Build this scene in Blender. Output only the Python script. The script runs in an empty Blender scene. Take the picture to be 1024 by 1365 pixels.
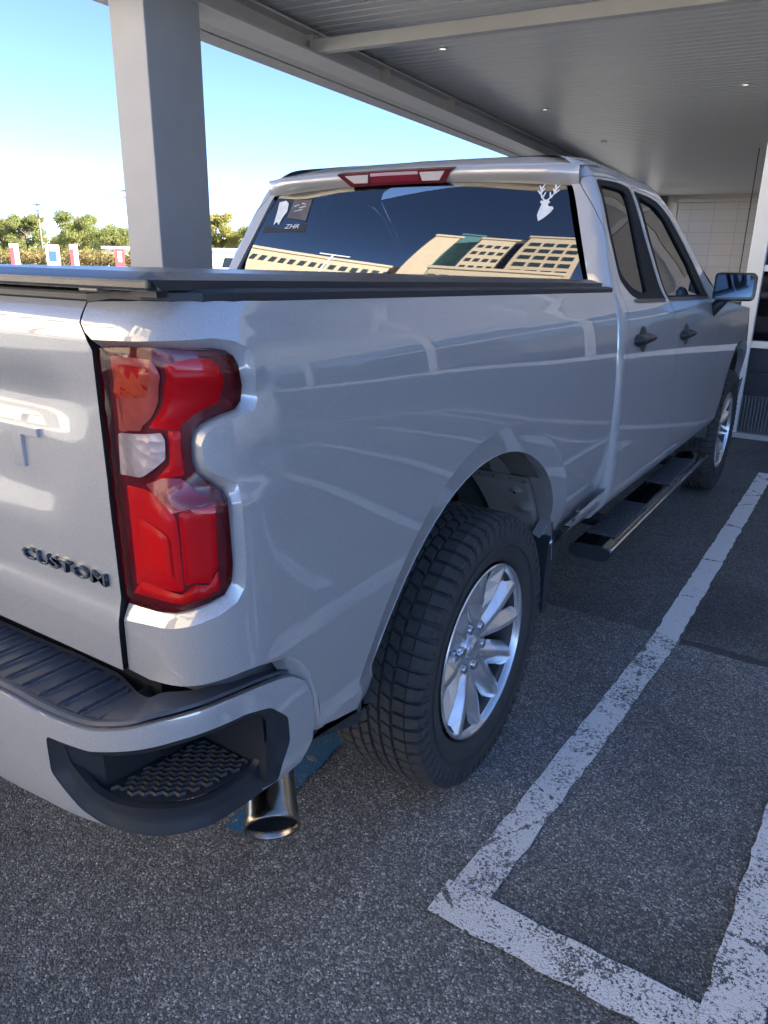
import bpy, bmesh, random, bisect
import numpy as np
from math import *
from mathutils import Vector, Matrix
from mathutils.geometry import delaunay_2d_cdt
random.seed(7)
SC=bpy.context.scene
COL=SC.collection
# ---------------- camera ----------------
def cam_axes(a,b,c):
    f=np.array([-sin(a)*cos(b),cos(a)*cos(b),sin(b)]);r=np.array([cos(a),sin(a),0]);u=np.cross(r,f)
    return r*cos(c)+u*sin(c),-r*sin(c)+u*cos(c),f
_r,_u,_f=cam_axes(0.5725112,-0.3276247,0.0170344)
cd=bpy.data.cameras.new("camera");co=bpy.data.objects.new("camera",cd);COL.objects.link(co)
M=Matrix(((_r[0],_u[0],-_f[0],1.795896),(_r[1],_u[1],-_f[1],-1.805091),(_r[2],_u[2],-_f[2],1.504406),(0,0,0,1)))
co.matrix_world=M
cd.sensor_fit='HORIZONTAL';cd.sensor_width=36;cd.lens=995.907/1024*36;cd.clip_start=.02;cd.clip_end=3000
SC.camera=co
# ---------------- world, sun, exposure ----------------
SUN_EL,SUN_AZ=radians(27),radians(72)   # azimuth from +Y towards +X
w=bpy.data.worlds.new("World");SC.world=w;w.use_nodes=True
nt=w.node_tree;bg=nt.nodes['Background'];sky=nt.nodes.new('ShaderNodeTexSky');sky.sky_type='NISHITA';sky.sun_disc=False
sky.sun_elevation=SUN_EL;sky.sun_rotation=SUN_AZ;sky.air_density=.45;sky.dust_density=.05;sky.ozone_density=2.0;sky.altitude=4500
nt.links.new(sky.outputs[0],bg.inputs[0]);bg.inputs[1].default_value=.086
sd=bpy.data.lights.new("sun",'SUN');sd.energy=5.0;sd.angle=radians(.5);sd.color=(1,.95,.87)
so=bpy.data.objects.new("sun",sd);COL.objects.link(so)
_d=Vector((sin(SUN_AZ)*cos(SUN_EL),cos(SUN_AZ)*cos(SUN_EL),sin(SUN_EL)))
so.rotation_euler=_d.to_track_quat('Z','Y').to_euler()
SC.view_settings.view_transform='Standard';SC.view_settings.look='None';SC.view_settings.exposure=3.1;SC.view_settings.gamma=1
SC.cycles.max_bounces=10;SC.cycles.transparent_max_bounces=16
# ---------------- node helpers ----------------
class NT:
    def __init__(s,m): s.t=m.node_tree;s.n=s.t.nodes;s.out=s.n['Material Output'];s.b=s.n.get('Principled BSDF')
    def v(s,sock,val):
        if isinstance(val,bpy.types.NodeSocket): s.t.links.new(val,sock)
        elif val is not None:
            try: sock.default_value=val
            except Exception: sock.default_value=tuple(val)+(1,) if len(val)==3 else val
    def pos(s): return s.n.new('ShaderNodeNewGeometry').outputs['Position']
    def obj(s): return s.n.new('ShaderNodeTexCoord').outputs['Object']
    def mapv(s,vec,scale=(1,1,1),loc=(0,0,0),rot=(0,0,0)):
        m=s.n.new('ShaderNodeMapping');s.v(m.inputs[0],vec);m.inputs[1].default_value=loc;m.inputs[2].default_value=rot;m.inputs[3].default_value=scale;return m.outputs[0]
    def noise(s,vec,scale,detail=3,rough=.5,out=0):
        m=s.n.new('ShaderNodeTexNoise');s.v(m.inputs['Vector'],vec);m.inputs['Scale'].default_value=scale;m.inputs['Detail'].default_value=detail;m.inputs['Roughness'].default_value=rough;return m.outputs[out]
    def vor(s,vec,scale,feat='F1',out='Distance',rnd=1):
        m=s.n.new('ShaderNodeTexVoronoi');m.feature=feat;s.v(m.inputs['Vector'],vec);m.inputs['Scale'].default_value=scale;m.inputs['Randomness'].default_value=rnd;return m.outputs[out]
    def wave(s,vec,scale,axis='X',prof='SIN',dist=0):
        m=s.n.new('ShaderNodeTexWave');m.bands_direction=axis;m.wave_profile=prof;s.v(m.inputs['Vector'],vec);m.inputs['Scale'].default_value=scale;m.inputs['Distortion'].default_value=dist;return m.outputs['Fac']
    def math(s,op,a,b=None,c=None,clamp=False):
        m=s.n.new('ShaderNodeMath');m.operation=op;m.use_clamp=clamp;s.v(m.inputs[0],a);s.v(m.inputs[1],b)
        if c is not None:s.v(m.inputs[2],c)
        return m.outputs[0]
    def ramp(s,f,pts,interp='LINEAR'):
        m=s.n.new('ShaderNodeValToRGB');s.v(m.inputs[0],f);e=m.color_ramp;e.interpolation=interp
        while len(e.elements)<len(pts): e.elements.new(.5)
        for el,(p,c) in zip(e.elements,pts):
            el.position=p;el.color=(c,c,c,1) if not hasattr(c,'__len__') else tuple(c)+(1,)
        return m.outputs[0]
    def mix(s,f,a,b,typ='MIX'):
        m=s.n.new('ShaderNodeMix');m.data_type='RGBA';m.blend_type=typ;m.clamp_factor=True
        s.v(m.inputs[0],f);s.v(m.inputs[6],a);s.v(m.inputs[7],b);return m.outputs[2]
    def sep(s,vec,i):
        m=s.n.new('ShaderNodeSeparateXYZ');s.v(m.inputs[0],vec);return m.outputs[i]
    def bump(s,h,strength=.3,dist=.002,to=None):
        m=s.n.new('ShaderNodeBump');m.inputs['Strength'].default_value=strength;m.inputs['Distance'].default_value=dist;s.v(m.inputs['Height'],h);s.v((to or s.b).inputs['Normal'],m.outputs[0]);return m.outputs[0]
MATS={}
def mat(name,base=(.5,.5,.5),rough=.5,metal=0,coat=0,cr=.03,spec=.5,ior=None,fn=None,noise=None,bump=None,emit=None):
    if name in MATS:return MATS[name]
    m=bpy.data.materials.new(name);m.use_nodes=True;t=NT(m);b=t.b
    b.inputs['Base Color'].default_value=tuple(base)+(1,);b.inputs['Roughness'].default_value=rough;b.inputs['Metallic'].default_value=metal
    b.inputs['Coat Weight'].default_value=coat;b.inputs['Coat Roughness'].default_value=cr;b.inputs['Specular IOR Level'].default_value=spec
    if ior:b.inputs['IOR'].default_value=ior
    if noise: # (scale, amount) base colour variation
        f=t.noise(t.pos(),noise[0],4,.6);a=noise[1]
        t.v(b.inputs['Base Color'],t.mix(f,tuple(c*(1-a) for c in base)+(1,),tuple(min(1,c*(1+a)) for c in base)+(1,)))
    if bump: t.bump(t.noise(t.pos(),bump[0],3,.6),bump[1],bump[2])
    if emit: b.inputs['Emission Color'].default_value=tuple(emit[0])+(1,);b.inputs['Emission Strength'].default_value=emit[1]
    if fn: fn(t)
    MATS[name]=m;return m
# ---------------- object helpers ----------------
def P(o,label=None,cat=None,group=None,kind=None):
    if label:o['label']=label
    if cat:o['category']=cat
    if group:o['group']=group
    if kind:o['kind']=kind
    return o
def empty(name,loc=(0,0,0),rz=0):
    o=bpy.data.objects.new(name,None);COL.objects.link(o);o.location=loc;o.rotation_euler=(0,0,rz);o.empty_display_size=.1;return o
def link(name,me,m,parent=None):
    o=bpy.data.objects.new(name,me);COL.objects.link(o)
    if m is not None:
        for q in (m if isinstance(m,(list,tuple)) else [m]): me.materials.append(q)
    if parent is not None:o.parent=parent
    return o
def meshobj(name,V,F,m,parent=None,smooth=False,N=None,mi=None):
    me=bpy.data.meshes.new(name);me.from_pydata([tuple(map(float,v)) for v in V],[],[tuple(f) for f in F]);me.update()
    if smooth or N is not None: me.polygons.foreach_set('use_smooth',[True]*len(me.polygons))
    o=link(name,me,m,parent)
    if mi: me.polygons.foreach_set('material_index',mi)
    if N is not None: me.normals_split_custom_set_from_vertices([tuple(map(float,n)) for n in N])
    return o
class MB:
    """collects simple shapes into one mesh"""
    def __init__(s): s.b=bmesh.new()
    def box(s,a,b,bev=0,rot=None,piv=None,seg=2):
        t=bmesh.new();bmesh.ops.create_cube(t,size=1)
        c=[(a[i]+b[i])/2 for i in range(3)];d=[abs(b[i]-a[i]) for i in range(3)]
        for v in t.verts:v.co=Vector((v.co.x*d[0]+c[0],v.co.y*d[1]+c[1],v.co.z*d[2]+c[2]))
        if bev>0:bmesh.ops.bevel(t,geom=t.edges[:],offset=min(bev,min(d)*.45),segments=seg,profile=.5,affect='EDGES')
        if rot is not None:
            R=Matrix.Rotation(rot[0],4,rot[1]);pv=Vector(piv if piv else c)
            for v in t.verts:v.co=R@(v.co-pv)+pv
        return s.add(t)
    def add(s,t):
        me=bpy.data.meshes.new('tmp');t.to_mesh(me);t.free();s.b.from_mesh(me);bpy.data.meshes.remove(me);return s
    def tube(s,pts,r,n=12,caps=True,rs=None):
        pts=[Vector(p) for p in pts];rings=[]
        up=None
        for i,p in enumerate(pts):
            t=(pts[min(i+1,len(pts)-1)]-pts[max(i-1,0)]).normalized()
            if up is None: up=t.orthogonal().normalized()
            else: up=(up-t*up.dot(t)).normalized()
            s2=t.cross(up);R=rs[i] if rs else r
            rings.append([s.b.verts.new(p+up*cos(k*2*pi/n)*R+s2*sin(k*2*pi/n)*R) for k in range(n)])
        for a,b in zip(rings,rings[1:]):
            for k in range(n): f=s.b.faces.new((a[k],a[(k+1)%n],b[(k+1)%n],b[k]));f.smooth=True
        if caps:
            s.b.faces.new(rings[0][::-1]);s.b.faces.new(rings[-1])
        return s
    def lathe(s,prof,n=48,axis='X',close=False,c=(0,0,0)):
        rings=[]
        for (x,r) in prof:
            ring=[]
            for k in range(n):
                a=2*pi*k/n
                q=(x,r*cos(a),r*sin(a)) if axis=='X' else ((r*cos(a),r*sin(a),x) if axis=='Z' else (r*cos(a),x,r*sin(a)))
                ring.append(s.b.verts.new((q[0]+c[0],q[1]+c[1],q[2]+c[2])))
            rings.append(ring)
        if close:rings.append(rings[0])
        for a,b in zip(rings,rings[1:]):
            for k in range(n): f=s.b.faces.new((a[k],a[(k+1)%n],b[(k+1)%n],b[k]));f.smooth=True
        return s
    def poly(s,pts,smooth=False):
        f=s.b.faces.new([s.b.verts.new(p) for p in pts]);f.smooth=smooth;return s
    def prism(s,pts2,d0,d1,axis='Y'):
        """extrude a 2-D polygon along an axis. axis Y: pts=(x,z); X: pts=(y,z); Z: pts=(x,y)"""
        def q(p,d): return (p[0],d,p[1]) if axis=='Y' else ((d,p[0],p[1]) if axis=='X' else (p[0],p[1],d))
        a=[s.b.verts.new(q(p,d0)) for p in pts2];b=[s.b.verts.new(q(p,d1)) for p in pts2];n=len(a)
        s.b.faces.new(a[::-1]);s.b.faces.new(b)
        for k in range(n): s.b.faces.new((a[k],a[(k+1)%n],b[(k+1)%n],b[k]))
        return s
    def build(s,name,m,parent=None,smooth=None,fix=True,angle=40):
        if fix: bmesh.ops.recalc_face_normals(s.b,faces=s.b.faces[:])
        me=bpy.data.meshes.new(name);s.b.to_mesh(me);s.b.free()
        if smooth:
            me.polygons.foreach_set('use_smooth',[True]*len(me.polygons))
            me.set_sharp_from_angle(angle=radians(angle))
        return link(name,me,m,parent)
# ---------------- curved-skin helpers ----------------
def dens(path,step,closed=True):
    out=[];n=len(path)
    for i in range(n if closed else n-1):
        a=path[i];b=path[(i+1)%n];L=hypot(b[0]-a[0],b[1]-a[1]);k=max(1,int(ceil(L/step)))
        for j in range(k): out.append((a[0]+(b[0]-a[0])*j/k,a[1]+(b[1]-a[1])*j/k))
    if not closed: out.append(path[-1])
    return out
def rnd(path,r=.01,n=4,closed=True):
    """round the corners of a 2-D polygon"""
    out=[];N=len(path)
    for i in range(N):
        p=np.array(path[i],float);a=np.array(path[i-1],float);b=np.array(path[(i+1)%N],float)
        la=np.hypot(*(a-p));lb=np.hypot(*(b-p));ra=min(r,la*.45);rb=min(r,lb*.45)
        A=p+(a-p)/la*ra;B=p+(b-p)/lb*rb
        for k in range(n+1):
            t=k/n;q=(1-t)**2*A+2*t*(1-t)*p+t*t*B;out.append((float(q[0]),float(q[1])))
    return out
def offpoly(path,d):
    """grow (d>0) a closed polygon"""
    n=len(path);A=sum(path[i][0]*path[(i+1)%n][1]-path[(i+1)%n][0]*path[i][1] for i in range(n));sg=1 if A>0 else -1
    out=[]
    for i in range(n):
        a=np.array(path[i-1]);p=np.array(path[i]);b=np.array(path[(i+1)%n])
        t1=p-a;t2=b-p;t1=t1/(np.hypot(*t1)+1e-9);t2=t2/(np.hypot(*t2)+1e-9)
        n1=np.array([t1[1],-t1[0]])*sg;n2=np.array([t2[1],-t2[0]])*sg;m=n1+n2;L=m@m
        m=m*2/L if L>.4 else n1
        out.append(tuple((p+m*d).tolist()))
    return out
def inside(pts,poly):
    x=pts[:,0];y=pts[:,1];r=np.zeros(len(pts),bool);n=len(poly)
    for i in range(n):
        x1,y1=poly[i];x2,y2=poly[(i+1)%n]
        if y1==y2: continue
        c=((y1>y)!=(y2>y))&(x<(x2-x1)*(y-y1)/(y2-y1)+x1);r^=c
    return r
def dist(pts,poly,closed=True):
    pts=np.atleast_2d(np.array(pts,float));best=np.full(len(pts),1e9);n=len(poly)
    for i in range(n if closed else n-1):
        a=np.array(poly[i],float);b=np.array(poly[(i+1)%n],float);ab=b-a;L=ab@ab
        if L<1e-14: continue
        t=np.clip(((pts-a)@ab)/L,0,1);best=np.minimum(best,np.hypot(*((pts-a)-t[:,None]*ab).T))
    return best
def snorm(S,a,b,h=1.5e-3,hint=None):
    da=S(a+h,b)-S(a-h,b);db=S(a,b+h)-S(a,b-h);n=np.cross(da,db);L=np.linalg.norm(n)
    n=n/L if L>1e-12 else np.array([1.,0,0])
    P0=S(a,b);C=hint(P0) if hint else np.array([0,max(P0[1],-.85) if P0[1]<.9 else P0[1]+.1,1.0])
    return n if n@(P0-C)>0 else -n
def patch(name,S,outline,m,parent=None,holes=(),step=.03,off=0,sgn=1,hint=None,edge=None):
    edge=edge or step*.7
    loops=[dens(outline,edge)]+[dens(h,edge) for h in holes]
    pts=[];E=[]
    for L in loops:
        k=len(pts);pts+=L;E+=[(k+i,k+(i+1)%len(L)) for i in range(len(L))]
    o=np.array(outline);x0,y0=o.min(0);x1,y1=o.max(0)
    gx,gy=np.meshgrid(np.arange(x0+step*.5,x1,step),np.arange(y0+step*.5,y1,step*.9));gx=gx+ (np.arange(gx.shape[0])%2)[:,None]*step*.5
    g=np.stack([gx.ravel(),gy.ravel()],1);k=inside(g,loops[0])
    for h in loops[1:]: k&=~inside(g,h)
    g=g[k]
    for L in loops: g=g[dist(g,L)>step*.35]
    pts+= [tuple(q) for q in g.tolist()]
    V,_,F,_,_,_=delaunay_2d_cdt([Vector(p) for p in pts],E,[],0,1e-7)
    V=np.array([tuple(v) for v in V]);c=np.array([V[list(f)].mean(0) for f in F])
    k=inside(c,loops[0])
    for h in loops[1:]: k&=~inside(c,h)
    F=[f for f,q in zip(F,k) if q]
    offs=off(V) if callable(off) else np.full(len(V),off)
    X=[];N=[]
    for (a,b),of in zip(V,offs):
        n=snorm(S,a,b,hint=hint);X.append(S(a,b)+n*of);N.append(n)
    X=np.array(X);N=np.array(N)
    if callable(off): # normals from the displaced mesh
        acc=np.zeros_like(X)
        for f in F:
            n=np.cross(X[f[1]]-X[f[0]],X[f[2]]-X[f[0]])
            if n@N[f[0]]<0:n=-n
            for i in f:acc[i]+=n
        L=np.linalg.norm(acc,axis=1,keepdims=True);N=np.where(L>1e-14,acc/np.maximum(L,1e-14),N)
    F2=[]
    for f in F:
        n=np.cross(X[f[1]]-X[f[0]],X[f[2]]-X[f[0]]);F2.append(tuple(f) if n@N[f[0]]>0 else tuple(f)[::-1])
    if sgn<0:
        X=X*np.array([-1,1,1]);N=N*np.array([-1,1,1]);F2=[f[::-1] for f in F2]
    return meshobj(name,X,F2,m,parent,N=N)
def strip(name,S,A,B,oa,ob,m,parent=None,sgn=1,closed=False,smooth=True,hint=None,rows=1,curve=0,add=None):
    """band between path A (at offset oa) and path B (at offset ob); same point count"""
    V=[];n=len(A)
    for r in range(rows+1):
        t=r/rows
        for p,q in zip(A,B):
            a=p[0]+(q[0]-p[0])*t;b=p[1]+(q[1]-p[1])*t;nn=snorm(S,a,b,hint=hint)
            o=oa+(ob-oa)*(t if not curve else (1-cos(t*pi/2) if curve>0 else sin(t*pi/2)))
            V.append(S(a,b)+nn*o)
    F=[]
    for r in range(rows):
        for i in range(n if closed else n-1):
            j=(i+1)%n;F.append((r*n+i,r*n+j,(r+1)*n+j,(r+1)*n+i))
    if add is not None: # several strips in one mesh
        k=len(add[0]);add[0].extend([v*np.array([sgn,1,1]) for v in V]);add[1].extend([tuple(x+k for x in f) for f in F]);return
    return meshobj(name,[v*np.array([sgn,1,1]) for v in V],F,m,parent,smooth=smooth)
def sol(o,th,off=-1):
    md=o.modifiers.new('thickness','SOLIDIFY');md.thickness=th;md.offset=off;return o
def text(name,body,m,parent,loc,size,rot=(pi/2,0,0),sx=1,ext=.003,bold=0,shear=0,bev=0):
    c=bpy.data.curves.new(name,'FONT');c.body=body;c.size=size;c.extrude=ext;c.offset=bold;c.shear=shear;c.align_x='CENTER';c.align_y='CENTER';c.bevel_depth=bev
    o=bpy.data.objects.new(name,c);COL.objects.link(o);c.materials.append(m);o.location=loc;o.rotation_euler=rot;o.scale=(sx,1,1)
    bpy.context.view_layer.update()
    me=bpy.data.meshes.new_from_object(o.evaluated_get(bpy.context.evaluated_depsgraph_get()));mw=(o.location.copy(),o.rotation_euler.copy(),o.scale.copy())
    bpy.data.objects.remove(o);o=bpy.data.objects.new(name,me);COL.objects.link(o);o.location,o.rotation_euler,o.scale=mw
    if not me.materials: me.materials.append(m)
    if parent:o.parent=parent
    return o
def pch(xs,ys):
    xs=np.array(xs,float);ys=np.array(ys,float);h=np.diff(xs);d=np.diff(ys)/h
    m=np.zeros(len(xs));m[0]=d[0];m[-1]=d[-1]
    for i in range(1,len(xs)-1):
        if d[i-1]*d[i]>0:
            w1=2*h[i]+h[i-1];w2=h[i]+2*h[i-1];m[i]=(w1+w2)/(w1/d[i-1]+w2/d[i])
    xl,yl,ml,hl=xs.tolist(),ys.tolist(),m.tolist(),h.tolist();n=len(xl)
    import bisect
    def f(x):
        if x<=xl[0]:return yl[0]+ml[0]*(x-xl[0])
        if x>=xl[-1]:return yl[-1]+ml[-1]*(x-xl[-1])
        i=bisect.bisect_right(xl,x)-1;t=(x-xl[i])/hl[i];a=t*t;b=a*t
        return yl[i]*(2*b-3*a+1)+ml[i]*hl[i]*(b-2*a+t)+yl[i+1]*(3*a-2*b)+ml[i+1]*hl[i]*(b-a)
    return f
def sstep(a,b,x):
    t=min(1,max(0,(x-a)/(b-a)));return t*t*(3-2*t)
RK=.02
Wfr=pch([.45,.55,.62,.70,.80,.92,1.05,1.18,1.28,1.345,1.375,1.44,1.47],[.88,.925,.955,.988,1.008,1.016,1.014,1.008,1.0,.991,.980,.956,.933])
Wr=pch([.45,.55,.65,.80,.95,1.10,1.18,1.28,1.345,1.375,1.44,1.47],[.94,.966,.985,1.0,1.006,1.007,1.006,1.0,.991,.980,.956,.933])
def Wf(zz,u=0.):
    k=sstep(-.3,.45,u);return Wr(zz)*(1-k)+Wfr(zz)*k
Yf=pch([.75,.82,.95,1.1,1.28,1.35,1.38,1.405,1.445,1.47],[-1.058,-1.068,-1.076,-1.078,-1.076,-1.082,-1.084,-1.078,-1.045,-1.01])
CA,CB,CL=.13,.15,.235
def bed(u,z):  # u=y along the side; wraps the rear corner below u0
    zz=z+RK*max(u,-1.08);X=Wf(zz,u);Y=Yf(z);u0=Y+CB
    if u>=u0: 
        x,y=X,u
    elif u>=u0-CL:
        t=(u0-u)/CL*pi/2;n=2/2.4
        x=X-CA+CA*cos(t)**n if cos(t)>1e-9 else X-CA; y=u0-CB*max(sin(t),0)**n
    else: x=X-CA-(u0-CL-u);y=Y
    # scooped facet ahead of the lamp's notch
    if u>-1.2 and u<-.85:
        k=sstep(1.13,1.165,z)*(1-sstep(1.30,1.335,z)); uu=-.900
        x-=.016*k*min(1,max(0,(uu-u)/.10))
    return np.array([x,y,z])
Pz=[.42,.50,.56,.62,.70,.82,1.0,1.15,1.25,1.33,1.37,1.41,1.49,1.57,1.65,1.73,1.80,1.835,1.87,1.90,1.922,1.936,1.94]
Px=[.88,.93,.970,1.01,1.03,1.034,1.030,1.022,1.014,1.003,.991,.968,.935,.905,.875,.845,.815,.795,.768,.73,.66,.48,.0]
# arc length profile
_P=np.array(list(zip(Px,Pz)));_s=np.concatenate([[0],np.cumsum(np.hypot(*np.diff(_P,axis=0).T))])
cx=pch(_s,Px);cz=pch(_s,Pz);SMAX=_s[-1]
CR_=.035
def yrear(z): return .972+.40*max(0,z-1.40)-.012*sstep(1.3,1.45,z)
def cab(u,s):
    X=cx(s);zz=cz(s);k=sstep(0,.3,s)
    z=zz-RK*max(u,.9)*k-.025*(1-sstep(.95,1.5,u))*sstep(1.70,1.88,zz);Y=yrear(z);u0=Y+CR_;L=CR_*1.6
    if u>=u0: x,y=X,u
    elif u>=u0-L:
        t=(u0-u)/L*pi/2;x=X-CR_+CR_*cos(t);y=u0-CR_*sin(t)
    else: x=X-CR_-(u0-L-u);y=Y
    if u>3.9: x-=.35*((u-3.9)/.8)**2.2
    return np.array([x,y,z])
Bp=np.array([(0,-1.215),(.45,-1.21),(.70,-1.196),(.80,-1.178),(.88,-1.15),(.94,-1.10),(.972,-1.04),(.985,-.95),(.99,-.88),(.992,-.80)])
_v=np.concatenate([[0],np.cumsum(np.hypot(*np.diff(Bp,axis=0).T))])
bx=pch(_v,Bp[:,0]);by=pch(_v,Bp[:,1])
Bi=pch([.45,.50,.56,.62,.70,.76,.79,.80],[.05,.03,.012,.004,0,.003,.012,.02])
def bump(v,z):
    x,y=bx(v),by(v);e=1e-3;t=np.array([bx(v+e)-bx(v-e),by(v+e)-by(v-e)]);t/=np.hypot(*t);n=np.array([t[1],-t[0]])
    d=Bi(z);return np.array([x-n[0]*d,y-n[1]*d,z])
# outlines of the panels in surface coordinates (metres)
LAMP = [(-1.216, 1.371), (-1.14, 1.376), (-1.07, 1.378), (-0.994, 1.376), (-0.975, 1.372), (-0.963, 1.362), (-0.957, 1.348), (-0.951, 1.313), (-0.954, 1.292), (-0.964, 1.281), (-0.992, 1.274), (-1.026, 1.262), (-1.041, 1.251), (-1.048, 1.234), (-1.048, 1.204), (-1.041, 1.185), (-1.022, 1.173), (-0.997, 1.158), (-0.995, 1.146), (-0.998, 1.091), (-0.996, 1.035), (-1.0, 1.003), (-1.016, 0.982), (-1.049, 0.971), (-1.086, 0.96), (-1.118, 0.952), (-1.158, 0.945), (-1.198, 0.942), (-1.235, 0.939), (-1.24, 0.955), (-1.242, 1.026), (-1.245, 1.119), (-1.251, 1.16), (-1.241, 1.278)]
BEV = [(-1.218, 1.379), (-1.102, 1.386), (-0.992, 1.389), (-0.959, 1.383), (-0.935, 1.369), (-0.934, 1.326), (-0.931, 1.289), (-0.938, 1.275), (-0.959, 1.272), (-0.994, 1.259), (-1.018, 1.248), (-1.028, 1.233), (-1.028, 1.206), (-1.02, 1.191), (-1.001, 1.18), (-0.971, 1.161), (-0.977, 1.134), (-0.973, 1.036), (-0.977, 0.99), (-0.994, 0.967), (-1.028, 0.95), (-1.081, 0.934), (-1.128, 0.923), (-1.177, 0.916), (-1.234, 0.907)]
GAP = [(-1.212, 1.434), (-1.224, 1.423), (-1.237, 1.404), (-1.233, 1.391), (-1.217, 1.372), (-1.233, 0.937), (-1.235, 0.903), (-1.234, 0.802)]
BOT = [(-1.234, 0.802), (-1.181, 0.798), (-1.113, 0.812), (-1.065, 0.822), (-1.02, 0.829), (-0.975, 0.835), (-0.928, 0.832), (-0.883, 0.824), (-0.85, 0.8), (-0.812, 0.748), (-0.779, 0.674), (-0.735, 0.557), (-0.728, 0.569), (-0.586, 0.528), (-0.487, 0.517)]
FLc = [(-0.561, 0.55), (-0.542, 0.741), (-0.503, 0.882), (-0.424, 0.96), (-0.326, 1.025), (-0.213, 1.063), (-0.092, 1.084), (0.05, 1.085), (0.19, 1.066), (0.322, 1.018), (0.395, 0.96), (0.445, 0.874)]
amber = [(-1.202, 1.356), (-1.113, 1.357), (-1.109, 1.338), (-1.1, 1.298), (-1.124, 1.269), (-1.149, 1.252), (-1.151, 1.244), (-1.221, 1.236)]
clear = [(-1.219, 1.235), (-1.106, 1.248), (-1.101, 1.236), (-1.103, 1.205), (-1.152, 1.173), (-1.222, 1.166)]
redtop = [(-1.077, 1.352), (-1.033, 1.364), (-0.995, 1.361), (-0.984, 1.352), (-0.972, 1.311), (-0.982, 1.289), (-1.032, 1.273), (-1.063, 1.257), (-1.077, 1.237)]
redleft = [(-1.189, 1.121), (-1.166, 1.111), (-1.146, 1.103), (-1.125, 1.106), (-1.116, 1.082), (-1.111, 1.006), (-1.11, 0.979), (-1.208, 0.955), (-1.19, 0.973)]
redright = [(-1.109, 1.12), (-1.022, 1.14), (-1.027, 1.024), (-1.037, 0.999), (-1.069, 1.004), (-1.102, 1.002), (-1.105, 1.032)]
redfacettop = [(-1.148, 1.161), (-1.109, 1.174), (-1.073, 1.175), (-1.021, 1.147), (-1.022, 1.14), (-1.109, 1.12)]
BR1=[(0.712, 0.709), (0.804, 0.704), (0.873, 0.718), (0.961, 0.735), (1.02, 0.74), (1.094, 0.736), (1.152, 0.721), (1.196, 0.678), (1.204, 0.617), (1.183, 0.571), (1.14, 0.547), (1.055, 0.543), (0.988, 0.542), (0.903, 0.547), (0.805, 0.536+.012), (0.763, 0.558), (0.71, 0.63)]
BR2=[(0.734, 0.695), (0.807, 0.689), (0.871, 0.703), (0.96, 0.721), (1.019, 0.727), (1.093, 0.723), (1.134, 0.711), (1.152, 0.689), (1.156, 0.642), (1.131, 0.587), (1.044, 0.579), (0.984, 0.578), (0.905, 0.582), (0.825, 0.582), (0.788, 0.595), (0.742, 0.649)]
# ---------------- materials ----------------
def f_paint(t):
    p=t.obj();f=t.vor(p,900,out='Color');n=t.noise(p,2.0,2)
    t.v(t.b.inputs['Roughness'],t.math('ADD',t.math('MULTIPLY',n,.06),.36));t.b.inputs['Coat IOR'].default_value=2.15
    f1=t.sep(f,0);t.v(t.b.inputs['Base Color'],t.mix(f1,(.40,.395,.388,1),(.51,.503,.493,1)))
    nb=t.n.new('ShaderNodeNormalMap') if False else None
    h=t.noise(p,500,1);t.bump(h,.05,.001)
PAINT=mat('silver_paint',(.76,.77,.785),.34,.12,1.0,.005,fn=f_paint)
BLK=mat('black_plastic',(.030,.033,.038),.45,bump=(600,.12,.001),noise=(9,.2))
BLKG=mat('gloss_black',(.010,.010,.012),.12,coat=.6)
TRIMK=mat('satin_black_trim',(.022,.023,.025),.7,spec=.15)
SEALGAP=mat('seal_and_gap_shade',(.012,.012,.013),.6)  # window rubber; also paints the shade inside the tailgate gaps
DARK=mat('dark_void',(.006,.006,.007),.9)
CHROME=mat('chrome',(.80,.80,.80),.10,1,bump=(30,.05,.001))
def f_steel(t):
    n=t.noise(t.obj(),7,5,.6);t.v(t.b.inputs['Base Color'],t.mix(n,(.20,.165,.13,1),(.50,.46,.41,1)));t.v(t.b.inputs['Roughness'],t.math('ADD',t.math('MULTIPLY',n,.25),.12))
STEEL=mat('exhaust_steel',(.4,.36,.3),.25,1,fn=f_steel)
PAD=mat('step_pad_plastic',(.070,.080,.102),.42,spec=.45,bump=(450,.22,.001),noise=(14,.16))
GREY=mat('grey_trim',(.035,.038,.043),.45,noise=(10,.15))
LINER=mat('galvanised_liner',(.52,.49,.44),.42,.45,noise=(5,.25))
LINERD=mat('wheel_liner',(.11,.10,.09),.75,noise=(6,.3))
UNDER=mat('underbody',(.018,.017,.016),.8,noise=(5,.3))
def f_tyre(t):
    p=t.obj();n=t.noise(p,11,5,.65);n2=t.noise(p,120,2)
    c=t.mix(n,(.026,.026,.027,1),(.070,.067,.063,1));t.v(t.b.inputs['Base Color'],c);t.bump(n2,.15,.002)
TYRE=mat('tyre_rubber',(.025,.025,.026),.72,fn=f_tyre)
TREADM=mat('tread_rubber',(.060,.057,.053),.8,noise=(60,.35),bump=(150,.3,.002))
RIM=mat('rim_silver',(.72,.73,.75),.27,.88,.5,.06,noise=(16,.10))
NUT=mat('lug_chrome',(.55,.55,.56),.2,1)
LRED=mat('lamp_red',(.95,.0,.010),.32,coat=.22,cr=.05,spec=.25,fn=lambda t:t.bump(t.wave(t.obj(),55,'Z'),.12,.001))
LRED2=mat('lamp_red_bright',(1.0,.004,.008),.30,coat=.22,cr=.05,spec=.25,fn=lambda t:t.bump(t.vor(t.obj(),150),.3,.001))
LDRK=mat('lamp_maroon',(.19,.001,.014),.20,coat=.5)
LPNK=mat('lamp_rose',(.62,.14,.11),.25,coat=.6,noise=(28,.4))
def f_clear(t):
    p=t.obj();h=t.vor(p,70);t.bump(h,.35,.003);n=t.noise(p,22,2);t.v(t.b.inputs['Base Color'],t.mix(n,(.72,.74,.76,1),(.97,.97,.97,1)))
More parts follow.
